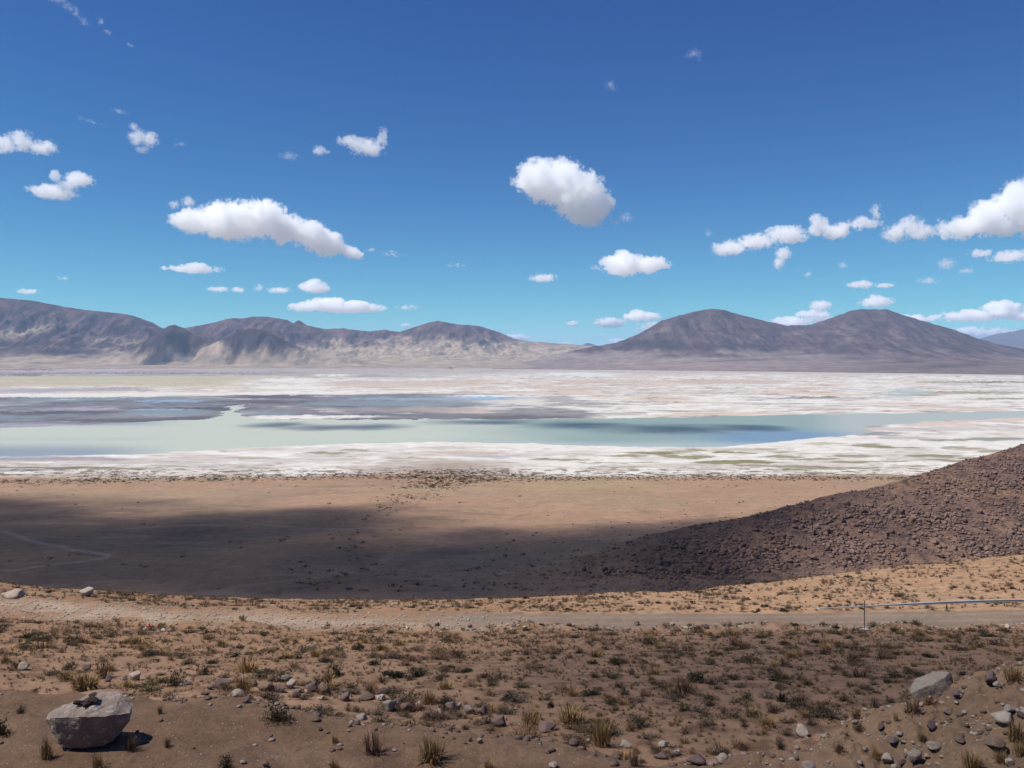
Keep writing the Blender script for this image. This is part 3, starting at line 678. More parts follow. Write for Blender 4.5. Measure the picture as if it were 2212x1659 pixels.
def clouds():
    S, W = 'cloud_soft', 'cloud_wisp'
    sm_ = dict(voxel=.016, disp=(.10, .07, .035))
    ti = dict(voxel=.010, disp=(.06, .05, .025))
    cloud('big billowing white cloud alone in mid sky above the mountain pass', [(1165, 383, 48, 36), (1215, 388, 50, 42), (1245, 420, 60, 48), (1285, 440, 38, 44), (1272, 466, 38, 22), (1132, 392, 26, 20), (1195, 415, 48, 28)], n=1.6)
    cloud('faint shred of cloud trailing beside the big billowing cloud', [(1350, 470, 16, 10), (1330, 480, 10, 8)], W, **ti)
    cloud('very long white cloud tapering down to one side over the range', [(430, 482, 45, 26), (500, 480, 70, 38), (560, 474, 60, 38), (612, 490, 48, 30), (660, 502, 42, 28), (700, 520, 42, 27), (748, 538, 32, 14, -.3), (606, 522, 10, 9)], n=1.5)
    cloud('small torn puff just above the end of the very long cloud', [(405, 435, 14, 12), (377, 443, 10, 10)], S, **ti)
    cloud('faint wisp at the tapered tip of the very long cloud', [(850, 548, 25, 7), (800, 540, 12, 5)], W, **ti)
    cloud('long white wisp slanting down from the top edge of the sky', [(130, 2, 18, 12), (155, 20, 26, 10, -.6), (178, 42, 14, 8, -.6)], W, **sm_)
    cloud('string of tiny wisps under the slanting wisp near the top', [(220, 48, 10, 12), (236, 70, 12, 6, -.5), (275, 92, 16, 5, -.3)], W, **ti)
    cloud('flat puffy cloud cut by the edge, level with the ragged puff', [(8, 314, 32, 18), (48, 304, 26, 22), (86, 312, 30, 17)], S, **sm_)
    cloud('ragged small white puff with a spike on its top', [(300, 298, 20, 17), (322, 300, 18, 16), (290, 275, 8, 9), (310, 324, 14, 8)], S, **sm_)
    cloud('two lobed white cloud, one lobe stacked above the other', [(116, 416, 46, 16), (166, 384, 30, 17), (122, 382, 12, 14), (140, 400, 18, 10)], **sm_)
    cloud('thin streaks of vapour above the flat puffy cloud', [(200, 265, 30, 6, -.2), (258, 237, 18, 5, -.2)], W, **ti)
    cloud('tiny wisp beside the ragged small puff', [(388, 312, 16, 5)], W, **ti)
    cloud('white cloud with an upturned hook at one end', [(758, 305, 30, 13), (792, 318, 40, 18), (826, 295, 12, 20)], S, **sm_)
    cloud('little puff beside the hooked cloud', [(690, 325, 14, 10), (706, 328, 8, 5)], S, **ti)
    cloud('faint wisp between the ragged puff and the hooked cloud', [(625, 337, 22, 9)], W, **ti)
    cloud('flat lens shaped cloud below the very long cloud', [(415, 581, 56, 9), (420, 576, 30, 9)], 'cloud', **sm_)
    cloud('tiny flat cloud, first of a low row over the range', [(470, 625, 22, 6)], S, **ti)
    cloud('tiny flat cloud, second of a low row over the range', [(514, 626, 14, 6)], S, **ti)
    cloud('small faint puff, third of a low row over the range', [(560, 622, 11, 8)], W, **ti)
    cloud('small flat cloud, fourth of a low row over the range', [(604, 627, 24, 7)], S, **ti)
    cloud('small bright domed cloud above the lens shaped cloud by the ridge', [(680, 621, 32, 12), (678, 612, 18, 9)], **ti)
    cloud('wide flat lens shaped cloud just above the mountain ridge', [(717, 664, 100, 11), (705, 656, 45, 13), (750, 660, 50, 11)], **sm_)
    cloud('tiny pinkish cloud low over the highest shoulder of the range', [(60, 629, 20, 6)], S, **ti)
    cloud('tiny faint cloud low in the empty sky beside the lens shaped cloud', [(137, 601, 12, 5)], W, **ti)
    cloud('faint vapour above the flat topped mountain', [(880, 664, 25, 6)], W, **ti)
    cloud('tiny cloud low beside the flat topped mountain', [(878, 703, 13, 5)], S, **ti)
    cloud('barely visible wisps in mid sky above the flat topped mountain', [(985, 573, 26, 5)], W, **ti)
    cloud('white cloud rising behind the slope of the flat topped mountain', [(1112, 730, 30, 8)], S, basey=728, **ti)
    cloud('small curled wisp high in the deep blue', [(1497, 117, 18, 10, .2), (1510, 125, 6, 10)], W, **ti)
    cloud('small wisp high up below the curled wisp', [(1318, 182, 12, 10), (1325, 192, 10, 6)], W, **ti)
    cloud('plump white cloud below the big billowing cloud', [(1348, 572, 46, 23), (1402, 573, 42, 18), (1345, 555, 22, 14)], **sm_)
    cloud('tiny shred beside the plump white cloud', [(1285, 578, 12, 6)], W, **ti)
    cloud('small streaky cloud low above the pass', [(1174, 600, 28, 9)], S, **ti)
    cloud('long ragged cloud slanting upward above the first peak', [(1582, 530, 38, 17), (1640, 520, 45, 17), (1700, 506, 45, 19), (1766, 490, 22, 24), (1800, 502, 38, 18), (1850, 490, 38, 14), (1880, 468, 15, 17)], S, n=1.4, **sm_)
    cloud('tiny wisp at the low end of the long ragged cloud', [(1530, 503, 9, 8)], W, **ti)
    cloud('small hanging tuft of cloud under the long ragged cloud', [(1692, 548, 16, 14), (1684, 566, 12, 16)], S, **ti)
    cloud('small peaked cloud between the long ragged cloud and the big edge cloud', [(1936, 500, 26, 19), (1968, 490, 24, 24), (1986, 504, 28, 16)], S, **sm_)
    cloud('big bright heaped cloud cut by the edge above the second peak', [(2090, 486, 54, 26), (2140, 470, 48, 38), (2196, 442, 46, 46), (2245, 462, 66, 50), (2170, 495, 60, 16)], n=1.5)
    cloud('ragged flat cloud under the big edge cloud', [(2125, 545, 25, 9), (2180, 556, 40, 14)], S, **sm_)
    cloud('faint small puff beside the ragged flat edge cloud', [(2045, 570, 18, 13)], W, **ti)
    cloud('tiny faint puff below the ragged flat edge cloud', [(2086, 585, 16, 8)], W, **ti)
    cloud('small flat cloud above the capped second peak', [(1865, 614, 32, 9), (1908, 618, 20, 5)], S, **ti)
    cloud('tiny thin cloud between the second peak and the edge', [(2005, 607, 22, 8)], W, **ti)
    cloud('tiny dot of cloud above the saddle', [(1820, 573, 10, 8)], W, **ti)
    cloud('faint dot of cloud under the hanging tuft', [(1745, 592, 9, 7)], W, **ti)
    cloud('small white cap of cloud right over the second peak', [(1893, 652, 34, 11), (1890, 644, 18, 8)], S, **ti)
    cloud('little round cloud over the saddle between the peaks', [(1772, 660, 21, 11)], S, **ti)
    cloud('white bank of cloud rising behind the saddle of the peaks', [(1735, 692, 75, 11), (1700, 698, 45, 8), (1752, 680, 36, 10)], S, basey=692, **sm_)
    cloud('long low cloud bank beyond the second peak', [(2000, 687, 50, 10), (2090, 682, 60, 12), (2152, 668, 36, 16), (2190, 685, 30, 9)], S, basey=690, **sm_)
    cloud('low cloud bank behind the falling slope of the second peak', [(2105, 718, 50, 12), (2155, 716, 40, 10)], S, basey=712, **sm_)
    cloud('small bright flat cloud by the rising flank of the first peak', [(1317, 697, 32, 10)], S, **ti)
    cloud('small domed cloud close above the flank of the first peak', [(1384, 684, 40, 10), (1375, 678, 18, 9)], S, **ti)
    cloud('dot of cloud low over the pass', [(1237, 699, 12, 6)], S, **ti)
    cloud('thin cloud bank half hidden behind the flank of the first peak', [(1410, 702, 30, 9), (1400, 712, 30, 8)], W, basey=705, **ti)
    cloud('thin white cloud peeping over the pass ridge', [(1215, 743, 22, 4)], S, basey=735, **ti)
    cloud('scrap of cloud peeping behind the foot of the first peak', [(1335, 738, 22, 6)], S, basey=735, **ti)
clouds()

# clouds overhead, out of the picture, whose shadows lie on the ground
def shade_cloud(label, ells, alt, thick, kind, zg, gain=1.0):
    """ellipses (x, y, rx, ry) of shade on the ground -> a cloud up along the sun's direction"""
    sh = np.array([sdir.x, sdir.y]) / sdir.z * (alt - zg)
    cx = sum(e[0] for e in ells) / len(ells); cy = sum(e[1] for e in ells) / len(ells); S_ = max(max(e[2:]) for e in ells) / 2
    E = [(((e[0] - cx) / S_, (e[1] - cy) / S_, 0), (e[2] / S_, e[3] / S_, thick / S_), 0) for e in ells]
    me = blob_mesh([(c, tuple(q * 1.36 for q in r), t) for c, r, t in E], .09); me.materials.append(cloud_mat(kind, E, gain))
    o = bpy.data.objects.new('cloud', me); C.objects.link(o)
    o.location = (cx + sh[0], cy + sh[1], alt); o.scale = (S_,) * 3
    return tag(o, label, 'cloud', 'white clouds in the blue sky')
shade_cloud('broad cloud overhead that shades the valley floor', [(-500, 500, 380, 250), (-230, 440, 260, 205), (-60, 400, 170, 150), (60, 450, 110, 95), (115, 480, 75, 105), (40, 330, 90, 110)], 1150, 110, 'cloud_shade', 40)
shade_cloud('thin cloud overhead that dims the stony slope', [(0, 0, 85, 36), (50, 40, 75, 46), (22, 48, 38, 40)], 1050, 26, 'cloud_veil', 112)

def over_lake(label, spots, gain):
    E = []
    for (a, b, w_, h_) in spots:
        x_, d_ = gp(a, b); E.append((x_, d_, w_ * d_ / F, h_ * d_ * d_ / (F * H)))
    shade_cloud(label, E, 1500, 60, 'cloud_veil', 0, gain)
over_lake('small cloud overhead that shades the near side of the lake', [(600, 918, 100, 9), (700, 924, 130, 9), (800, 922, 110, 10)], .8)
over_lake('long cloud overhead that shades the middle of the lake', [(1050, 912, 170, 9), (1250, 918, 180, 12), (1450, 926, 220, 15), (1620, 925, 130, 12)], .75)

# ------------------------------------------------------------------ the air
def haze():
    m = bpy.data.materials.new('haze'); m.use_nodes = True; n = m.node_tree; n.nodes.clear()
    out = n.nodes.new('ShaderNodeOutputMaterial'); pv = n.nodes.new('ShaderNodeVolumePrincipled')
    pv.inputs['Color'].default_value = (.48, .69, 1.0, 1); pv.inputs['Density'].default_value = 2.7e-5; pv.inputs['Anisotropy'].default_value = 0.0
    n.links.new(pv.outputs[0], out.inputs['Volume'])
    x0, x1, y0, y1, z0, z1 = -140000., 140000., -600., 46000., -40., 980.
    v = [(x, y, z) for z in (z0, z1) for y in (y0, y1) for x in (x0, x1)]
    f = [(0, 2, 3, 1), (4, 5, 7, 6), (0, 1, 5, 4), (2, 6, 7, 3), (0, 4, 6, 2), (1, 3, 7, 5)]
    tag(link('haze', mesh_np('haze', v, f, m)), 'thin blue air between the camera and the mountains', kind='stuff')
haze()

# ------------------------------------------------------------------ rocks
def rock_mesh(seed, sub=3, planes=11, squash=(1, 1, .75), rough=.05, mat=None, smooth=False):
    rd = random.Random(seed); v, f = ico(sub)
    v = v * 1.0
    for i in range(planes):
        n = np.array([rd.gauss(0, 1), rd.gauss(0, 1), rd.gauss(0, 1)]); n /= np.linalg.norm(n)
        d = rd.uniform(.45, .85); e = np.maximum(v @ n - d, 0); v = v - e[:, None] * n
    if rough:
        o = Vector((rd.uniform(-50, 50), rd.uniform(-50, 50), 0))
        k = np.array([mnoise.fractal(Vector(p) * 1.7 + o, 1.0, 2.0, 4) for p in v]); v = v * (1 + rough * k)[:, None]
    v = v * np.array(squash); v[:, 2] -= v[:, 2].min(); v[:, 2] -= 0.12 * v[:, 2].max()
    v[:, :2] /= np.abs(v[:, 0]).max()
    return mesh_np('rock', v, f, mat, smooth)
M['rock_dark'] = rock_mat('dark_brown_rock', (.10, .066, .055), (.055, .038, .034), 4)
MATS = {'d': 'rock_dark', 'p': 'rock_pale', 'b': 'rock_brown', 'u': 'rock_purple', 'l': 'rock_lava'}
ROCKS = {k: [rock_mesh(100 * j + i, 3, 9 + i % 4, (1, random.Random(i).uniform(.7, 1), (.45, .6, .75, .95)[i % 4]), .13, M[m]) for i in range(8)] for j, (k, m) in enumerate(MATS.items())}
PX = 1.0 / (F * 3840 / 2212)            # metres per photo pixel, per metre of distance
def at(px, py): return cast(np.array(px) / 3840 * 2212, np.array(py) / 3840 * 2212, 1400)
def rock(px, py, w, label, m='b', form=None, tilt=0.0, rz=None, group='stones lying on the sandy ground', hs=1.0, name='rock', cat='rock', p=None):
    rd = random.Random(px * 7 + py)
    p = at([px], [py])[0] if p is None else p
    i = rd.randrange(8) if form is None else form
    o = link(name, ROCKS[m][i]); r = w * PX * p[1] / 2
    o.scale = (r, r * rd.uniform(.8, 1), r * hs); o.location = p; o.rotation_euler = (rd.uniform(-.12, .12), tilt, rd.uniform(0, 6.28) if rz is None else rz)
    return tag(o, label, cat, group)

# the boulder and what lies on it
def hull_rock(name, pts, mat, cuts=4, rough=.03, seed=1, bev=.03):
    """an angular rock from its corner points, its faces broken up and roughened"""
    bm = bmesh.new()
    for p in pts: bm.verts.new(p)
    bmesh.ops.convex_hull(bm, input=bm.verts[:])
    bmesh.ops.delete(bm, geom=[v for v in bm.verts if not v.link_faces], context='VERTS')
    bmesh.ops.bevel(bm, geom=bm.edges[:], offset=bev, segments=2, affect='EDGES', profile=.6, clamp_overlap=True)
    bmesh.ops.triangulate(bm, faces=bm.faces[:])
    for _ in range(cuts):
        L = [e for e in bm.edges if e.calc_length() > .085]
        if not L: break
        bmesh.ops.subdivide_edges(bm, edges=L, cuts=1); bmesh.ops.triangulate(bm, faces=bm.faces[:])
    o = Vector((seed * 7.1, seed * 3.3, 0))
    lo = [min(p[i] for p in pts) for i in range(3)]; hi = [max(p[i] for p in pts) for i in range(3)]
    for v in bm.verts:
        for i in range(3): v.co[i] = min(max(v.co[i], lo[i]), hi[i])
        k = mnoise.fractal(v.co * 1.6 + o, 1.0, 2.0, 3) * rough * 1.2 + mnoise.fractal(v.co * 5 + o, .9, 2.0, 5) * rough * .6 - abs(mnoise.noise(v.co * 3.1 - o)) * rough * .8
        v.co += v.co.normalized() * k
    me = bpy.data.meshes.new(name); bm.to_mesh(me); bm.free(); me.materials.append(mat)
    return me
def boulder():
    q = at([338], [2822])[0]; r = 163 * PX * q[1]
    me = hull_rock('boulder', [(-.95, -.16, .60), (-.97, .04, .66), (-.90, .2, .72), (-.62, -.42, .76), (-.15, -.50, .82), (.14, -.56, .84), (.55, -.50, .80), (1.0, -.10, .74), (.92, .30, .78), (-.42, .32, .93), (-.05, .48, 1.0), (.42, .46, 1.0), (.62, .34, .97), (.2, .0, .93), (-.5, 0, .86),
        (-.90, -.15, .40), (-.64, -.32, .12), (-.48, -.32, .02), (0, -.30, -.02), (.40, -.26, .02), (.64, -.2, .14), (.90, 0, .46), (-.5, .45, 0), (.45, .45, 0), (.84, .3, .4), (-.80, .3, .4), (-.05, -.50, .45)], M['rock_boulder'], 5, .05, 3, .04)
    me.materials.clear(); me.materials.append(M['rock_boulder'])
    o = link('boulder', me); q[0] *= (q[1] + r * .42) / q[1]; o.location = (q[0], q[1] + r * .42, q[2] + .035); o.scale = (r, r, r * 1.0); o.rotation_euler = (0, 0, 0)
    tag(o, 'large pale pinkish boulder on the sand with dark stones heaped on it', 'boulder')
    from mathutils.bvhtree import BVHTree
    tree = BVHTree.FromPolygons([v.co[:] for v in me.vertices], [p.vertices[:] for p in me.polygons])
    for i, (dx, dy, w_, m, lab) in enumerate(((-.20, -.10, .17, 'd', 'dark flat stone at one end of the heap on the boulder'), (-.06, -.02, .19, 'd', 'largest dark stone in the heap on the boulder'), (.10, -.08, .15, 'd', 'brown angular stone at the other end of the heap on the boulder'), (.02, -.2, .11, 'd', 'small dark stone at the front of the heap on the boulder'), (.05, .02, .10, 'd', 'small stone lying on top of the heap on the boulder'))):
        s_ = link('rock', ROCKS[m][(i * 3 + 1) % 8]); s_.scale = (w_ * r, w_ * r * .8, w_ * r * .62)
        hit = tree.ray_cast(Vector((dx, dy + .02, 3)), Vector((0, 0, -1)))[0]; tz = hit.z if hit else .9
        s_.location = (o.location.x + dx * r, o.location.y + (dy + .02) * r, o.location.z + tz * r + .03 * r + (.10 * r if i == 4 else 0.0)); s_.rotation_euler = (0, 0, i * 1.3)
        tag(s_, lab, 'rock', 'dark stones heaped on the boulder')
boulder()
G_ROW = 'stones in the row along the edge of the sand pad'
for a in [  # px, py (foot), width, tone, form, label
    (90, 2512, 46, 'p', 2, 'grey stone at the start of the stone row beside a green shrub'), (321, 2514, 42, 'u', 1, 'dark stone lying apart in the stone row before the brown bush'),
    (407, 2556, 38, 'u', 2, 'dark tilted stone in front of the brown bush'), (465, 2547, 34, 'b', 0, 'flat brown stone beside the dark tilted stone'), (511, 2550, 46, 'p', 3, 'upright grey stone between brown bush and grey shrub'),
    (696, 2566, 42, 'p', 0, 'pale flat stone at the foot of the grey green shrub'), (770, 2607, 36, 'u', 1, 'low dark stone on the sand before the row'), (790, 2585, 30, 'b', 2, 'small brown stone behind the low dark stone'),
    (835, 2580, 66, 'u', 3, 'tall dark stone with a pale chip on top in the row'), (888, 2612, 64, 'p', 0, 'pale topped slab leaning on the sand below the straw tuft'), (954, 2575, 40, 'b', 3, 'upright dark stone behind the straw tuft'),
    (1013, 2552, 40, 'b', 1, 'brown stone at the back of the rubble heap'), (984, 2590, 40, 'b', 2, 'brown stone at the front of the rubble heap'), (1010, 2592, 48, 'b', 3, 'orange brown stone in the middle of the rubble heap'),
    (1054, 2594, 44, 'u', 3, 'dark reddish stone in the rubble heap behind the big shrub'), (1072, 2552, 50, 'p', 1, 'pale stone at the top of the rubble heap'), (1094, 2580, 44, 'p', 3, 'grey stone in the middle of the rubble heap'),
    (1108, 2616, 44, 'u', 2, 'rounded stone at the foot of the rubble heap beside the big shrub'), (1124, 2596, 34, 'u', 1, 'small purple stone in the rubble heap'), (1150, 2600, 26, 'p', 2, 'small pale stone in the gap of the rubble heap'),
    (1171, 2592, 58, 'u', 3, 'dark purple stone at the end of the rubble heap'), (1218, 2606, 66, 'b', 3, 'big dark brown stone with straw on it after the rubble heap'), (1207, 2624, 22, 'p', 2, 'small white stone in front of the big dark brown stone'), (1196, 2622, 20, 'p', 1, 'tiny white stone beside the small white stone'),
    (1298, 2625, 62, 'u', 1, 'wide purplish stone standing alone in the row'), (1300, 2597, 40, 'u', 0, 'flat purple stone behind the wide purplish stone'), (1370, 2622, 72, 'b', 0, 'long dark stone under dry grass in the row'), (1438, 2600, 56, 'u', 0, 'flat reddish slab behind the pale stones'),
    (1429, 2624, 52, 'p', 0, 'flat pale stone under the reddish slab'), (1458, 2664, 60, 'p', 3, 'pale rounded stone in front of the row'), (1494, 2642, 46, 'u', 3, 'dark purple stone behind the pale rounded stone'), (1528, 2668, 54, 'b', 3, 'brown block next to the pale rounded stone'),
    (1569, 2656, 40, 'p', 2, 'sandy stone between the brown block and the white oval stone'), (1646, 2678, 46, 'p', 1, 'white oval stone in front of the dark shrub in the row'), (1690, 2660, 50, 'u', 3, 'dark upright stone behind the white oval stone'), (1672, 2680, 20, 'p', 0, 'tiny pale stone right of the white oval stone'),
    (1759, 2674, 42, 'p', 3, 'sandy stone near the end of the row'), (1782, 2672, 26, 'u', 2, 'small dark stone beside the sandy stone near the end of the row'), (1811, 2682, 52, 'u', 2, 'purple stone near the end of the row'), (1872, 2722, 60, 'u', 3, 'round dark purple stone at the end of the row'), (1722, 2650, 22, 'p', 2, 'tiny stone on the bare patch near the end of the row')]:
    rock(a[0], a[1], a[2], a[5], a[3], a[4], group=G_ROW)
G_SAND = 'stones lying on the open sand'
for a in [(1357, 2698, 56, 'p', 0, 'long pale wedge of stone lying on open sand'), (1185, 2704, 46, 'b', 0, 'flat brown stone on open sand beside the big shrub'), (1200, 2738, 24, 'u', 1, 'small dark stone on open sand before the big shrub'), (1309, 2744, 13, 'p', 3, 'tiny white pebble on open sand'),
    (1000, 2876, 32, 'b', 3, 'dark stone at the bottom edge of the sand'), (1234, 2868, 16, 'p', 2, 'small pale stone at the bottom edge of the sand'), (1764, 2780, 22, 'b', 3, 'dark upright stone, narrower of a pair on the sand'), (1797, 2786, 27, 'p', 3, 'grey upright stone, wider of a pair on the sand'),
    (1700, 2770, 20, 'b', 0, 'flat brown chip beside the pair of upright stones'), (1745, 2790, 14, 'b', 1, 'tiny brown stone below the pair of upright stones'), (515, 2748, 18, 'u', 3, 'small black stone beside the boulder'), (1515, 2790, 10, 'u', 2, 'tiny dark pebble between the two tussocks'),
    (2054, 2824, 26, 'u', 3, 'dark stone on the sand below the straw tussock'), (2074, 2878, 46, 'p', 1, 'pale angular stone at the bottom edge beside the bank'), (2153, 2796, 42, 'u', 2, 'dark round stone under the patch of pale gravel'), (725, 2807, 12, 'b', 2, 'tiny dark stone beyond the green sprig'), (1478, 2815, 22, 'p', 0, 'small pale flat chip beside the brown tussock')]:
    rock(a[0], a[1], a[2], a[5], a[3], a[4], group=G_SAND)
G_BANK = 'stones on the gravel bank'
for a in [(1985, 2740, 32, 'u', 2, 'purple stone at the foot of the straw tussock'), (2005, 2720, 44, 'p', 0, 'grey slab beside the straw tussock'), (2050, 2740, 80, 'u', 0, 'low dark ledge of stone beyond the gravel patch'), (2205, 2785, 20, 'p', 3, 'white stone in the patch of pale gravel'),
    (2270, 2802, 36, 'p', 1, 'bluish grey stone by the tall straw tussock'), (2316, 2842, 50, 'b', 1, 'brown stone under the tall straw tussock'), (2345, 2800, 60, 'p', 0, 'sandy slab beside the brown tuft'), (2480, 2842, 56, 'u', 0, 'grey purple slab near the bottom of the bank'),
    (2490, 2800, 50, 'p', 1, 'sandy stone above the grey purple slab'), (2540, 2832, 32, 'p', 3, 'white upright stone near the bottom of the bank'), (2614, 2862, 86, 'u', 0, 'wide purple grey slab at the bottom edge of the bank'), (2709, 2862, 56, 'p', 2, 'rounded grey stone right of the wide purple grey slab'), (2677, 2868, 26, 'p', 1, 'small white stone beside the rounded grey stone'), (2690, 2820, 50, 'p', 0, 'pale slab over the rounded grey stone'),
    (3010, 2760, 66, 'p', 2, 'large sandy coloured stone half buried in the bank'), (3147, 2800, 30, 'p', 1, 'grey stone above the dry brown tuft on the bank'), (3032, 2880, 66, 'p', 0, 'white tilted slab at the bottom edge of the bank'), (3245, 2812, 32, 'p', 0, 'pale chip of stone on the bank'), (3350, 2782, 50, 'u', 0, 'purple flat stone in the middle of the bank'), (3300, 2732, 44, 'b', 1, 'brown angular stone beside the bright green shrub'),
    (3400, 2826, 26, 'p', 2, 'small white stone above the group of pale stones'), (3432, 2856, 62, 'p', 3, 'largest of the group of pale stones on the bank'), (3477, 2842, 26, 'p', 2, 'small round stone beside the largest pale stone'), (3328, 2856, 46, 'p', 2, 'pale holed stone near the group of pale stones'), (3380, 2868, 40, 'u', 2, 'dark stone among the group of pale stones'), (3500, 2806, 66, 'p', 0, 'grey flat slab in the middle of the bank'),
    (3490, 2736, 62, 'u', 1, 'dark grey stone uphill in the bank'), (3555, 2672, 54, 'b', 0, 'brown slab below the big pale slab'), (3604, 2778, 50, 'b', 0, 'thin brown ledge of stone in the bank'), (3765, 2705, 92, 'p', 0, 'long thin ledge of stone high on the bank'), (3787, 2672, 44, 'p', 2, 'pale stone above the long thin ledge'), (3830, 2690, 36, 'u', 3, 'dark grey stone at the edge above the long thin ledge'),
    (3730, 2800, 94, 'b', 0, 'long brown ledge of stone low on the bank'), (3782, 2872, 44, 'p', 3, 'round pale stone at the bottom corner of the bank'), (3455, 2645, 30, 'p', 0, 'pale stone in front of the dry brown shrub'), (3394, 2668, 26, 'p', 1, 'white stone at the foot of the brown tuft'), (3737, 2572, 44, 'p', 0, 'flat pale stone under the dark upright rock'), (3600, 2615, 22, 'p', 2, 'small pale stone below the sandy ridge'), (3612, 2600, 18, 'p', 2, 'tiny pale stone below the sandy ridge')]:
    rock(a[0], a[1], a[2], a[5], a[3], a[4], group=G_BANK)
def slab():
    p = at([3500], [2612])[0]; r = 84 * PX * p[1]
    me = hull_rock('boulder', [(-1.05, -.2, .05), (-.95, .3, .1), (-.75, -.35, .30), (-.2, -.40, .58), (.35, -.35, .95), (.62, -.1, 1.05), (.80, .2, 1.02), (.2, .5, .9), (-.6, .5, .5), (-.9, -.3, -.25), (-.1, -.42, -.3), (.45, -.5, -.25), (.98, -.2, -.1), (1.02, .2, -.05), (.9, .5, -.2), (-.8, .5, -.3), (.52, -.42, .5)], M['rock_pale'], 4, .035, 8, .03)
    o = link('boulder', me); o.location = (p[0] * (p[1] + .3 * r) / p[1], p[1] + .3 * r, p[2]); o.scale = (r, r, r * .95); o.rotation_euler = (0, 0, R(-8))
    tag(o, 'big pale slab of rock jutting from the bank', 'boulder', 'large rocks on the bank')
slab()
rock(3590, 2614, 44, 'dark purplish rock against the big pale slab', 'u', 3, rz=.5, group='large rocks on the bank', name='boulder', cat='boulder')
rock(3716, 2562, 62, 'dark upright rock at the top of the bank', 'u', 3, rz=.5, group='large rocks on the bank', hs=1.2, name='boulder', cat='boulder')
rock(330, 2236, 52, 'pale round boulder standing alone on the far lip of the slope', 'p', 3, group='large pale boulders on the lip of the slope', hs=.9, name='boulder', cat='boulder')
rock(55, 2238, 96, 'broad low pale boulder on the far lip of the slope', 'p', 0, group='large pale boulders on the lip of the slope', hs=.7, name='boulder', cat='boulder')
rock(2843, 2293, 20, 'reddish brown stone on the far verge of the road', 'b', 3, group='stones by the road')
G_BERM = 'stones in the berm along the near edge of the road'
rd = random.Random(77)
bx = [1530, 1590, 1640, 1705, 1760, 1850, 1925, 1990, 2030, 2085, 2135, 2160, 2190, 2210, 2235, 2260, 2300, 2330, 2390, 2425, 2450, 2480, 2520, 2540, 2575, 2620, 2650, 2690, 2720, 2760, 2800, 3090, 3130, 3160, 3200, 3560, 3600, 3640, 3700, 3745, 3780]
for i, b_ in enumerate(bx[::2] + [2210, 2235, 2540]):
    rock(b_, 2346 + rd.uniform(-4, 16) + max(0, (b_ - 2500)) * .012, rd.uniform(14, 28), 'broken stone in the rubble berm along the near edge of the road', rd.choice('ppbbu'), group=G_BERM)

# ------------------------------------------------------------------ plants
def shrub_mesh(seed, kind):
    """a low shrub as twigs with many small leaf clumps, or a tussock as a fan of blades"""
    rd = random.Random(seed); V_ = []; F_ = []
    def tri(a, b, c): k = len(V_); V_.extend((a, b, c)); F_.append((k, k + 1, k + 2))
    if kind in ('green', 'grey', 'dark'):
        nst = {'green': 95, 'grey': 110, 'dark': 170}[kind]; hgt = {'green': .8, 'grey': .85, 'dark': .62}[kind]
        lobes = [(rd.uniform(-.5, .5), rd.uniform(-.5, .5), rd.uniform(.45, .7)) for _ in range(5)] + [(0, 0, .75)]
        for i in range(nst):
            lx, ly, lr = rd.choice(lobes)
            a = rd.uniform(0, 6.283); e = math.acos(rd.uniform(0.0, 1)); 
            d = Vector((math.sin(e) * math.cos(a), math.sin(e) * math.sin(a), math.cos(e) * 1.15))
            tip = Vector((lx, ly, .05)) + d * lr * rd.uniform(.75, 1.1); tip.z = max(tip.z * hgt, .02)
            base = Vector((lx * .25, ly * .25, 0)); 
            side = d.cross(Vector((rd.gauss(0, 1), rd.gauss(0, 1), .3))).normalized() * .016
            tri(base - side, base + side, tip)
            nl = 7 if kind != 'grey' else 4
            for j in range(nl):
                p = tip.lerp(base, rd.uniform(0, .45) ** 1.3) + Vector((rd.gauss(0, .045), rd.gauss(0, .045), rd.gauss(0, .035)))
                u = Vector((rd.gauss(0, 1), rd.gauss(0, 1), rd.gauss(.4, 1))).normalized() * rd.uniform(.05, .10); w_ = Vector((rd.gauss(0, 1), rd.gauss(0, 1), rd.gauss(0, 1))).normalized() * rd.uniform(.025, .05)
                tri(p - w_, p + w_, p + u)
    else:
        nb = 190 if kind == 'straw' else 80
        for i in range(nb):
            a = rd.uniform(0, 6.283); lean = abs(rd.gauss(0, .55)); L = rd.uniform(.55, 1.1); rb = .38 * math.sqrt(rd.random())
            o = Vector((rb * math.cos(a + rd.gauss(0, .6)), rb * math.sin(a + rd.gauss(0, .6)), 0)); d = Vector((math.cos(a), math.sin(a), 0))
            m = o + d * (math.sin(lean) * L * .5) + Vector((0, 0, math.cos(lean) * L * .58)); t = m + d * (math.sin(lean * 1.7) * L * .5) + Vector((0, 0, math.cos(min(lean * 1.9, 2)) * L * .42))
            s = Vector((-d.y, d.x, 0)) * (.017 if kind == 'straw' else .022); k = len(V_)
            V_.extend((o - s, o + s, m - s * .8, m + s * .8, t)); F_.extend(((k, k + 1, k + 3), (k, k + 3, k + 2), (k + 2, k + 3, k + 4)))
            if kind == 'twig':
                for j in range(3):
                    p = o.lerp(t, rd.uniform(.4, 1)); q = p + Vector((rd.gauss(0, .2), rd.gauss(0, .2), rd.uniform(.0, .25))); tri(p - s * .5, p + s * .5, q)
    v = np.array([tuple(q) for q in V_]); v[:, 2] -= .02
    return v, np.array(F_)
PM = {'green': 'leaf_green', 'grey': 'leaf_grey', 'dark': 'leaf_dark', 'straw': 'straw', 'twig': 'brown_twig'}
PLANTS = {k: [mesh_np(k + '_plant', *shrub_mesh(31 * i + len(k), k), M[m]) for i in range(5)] for k, m in PM.items()}
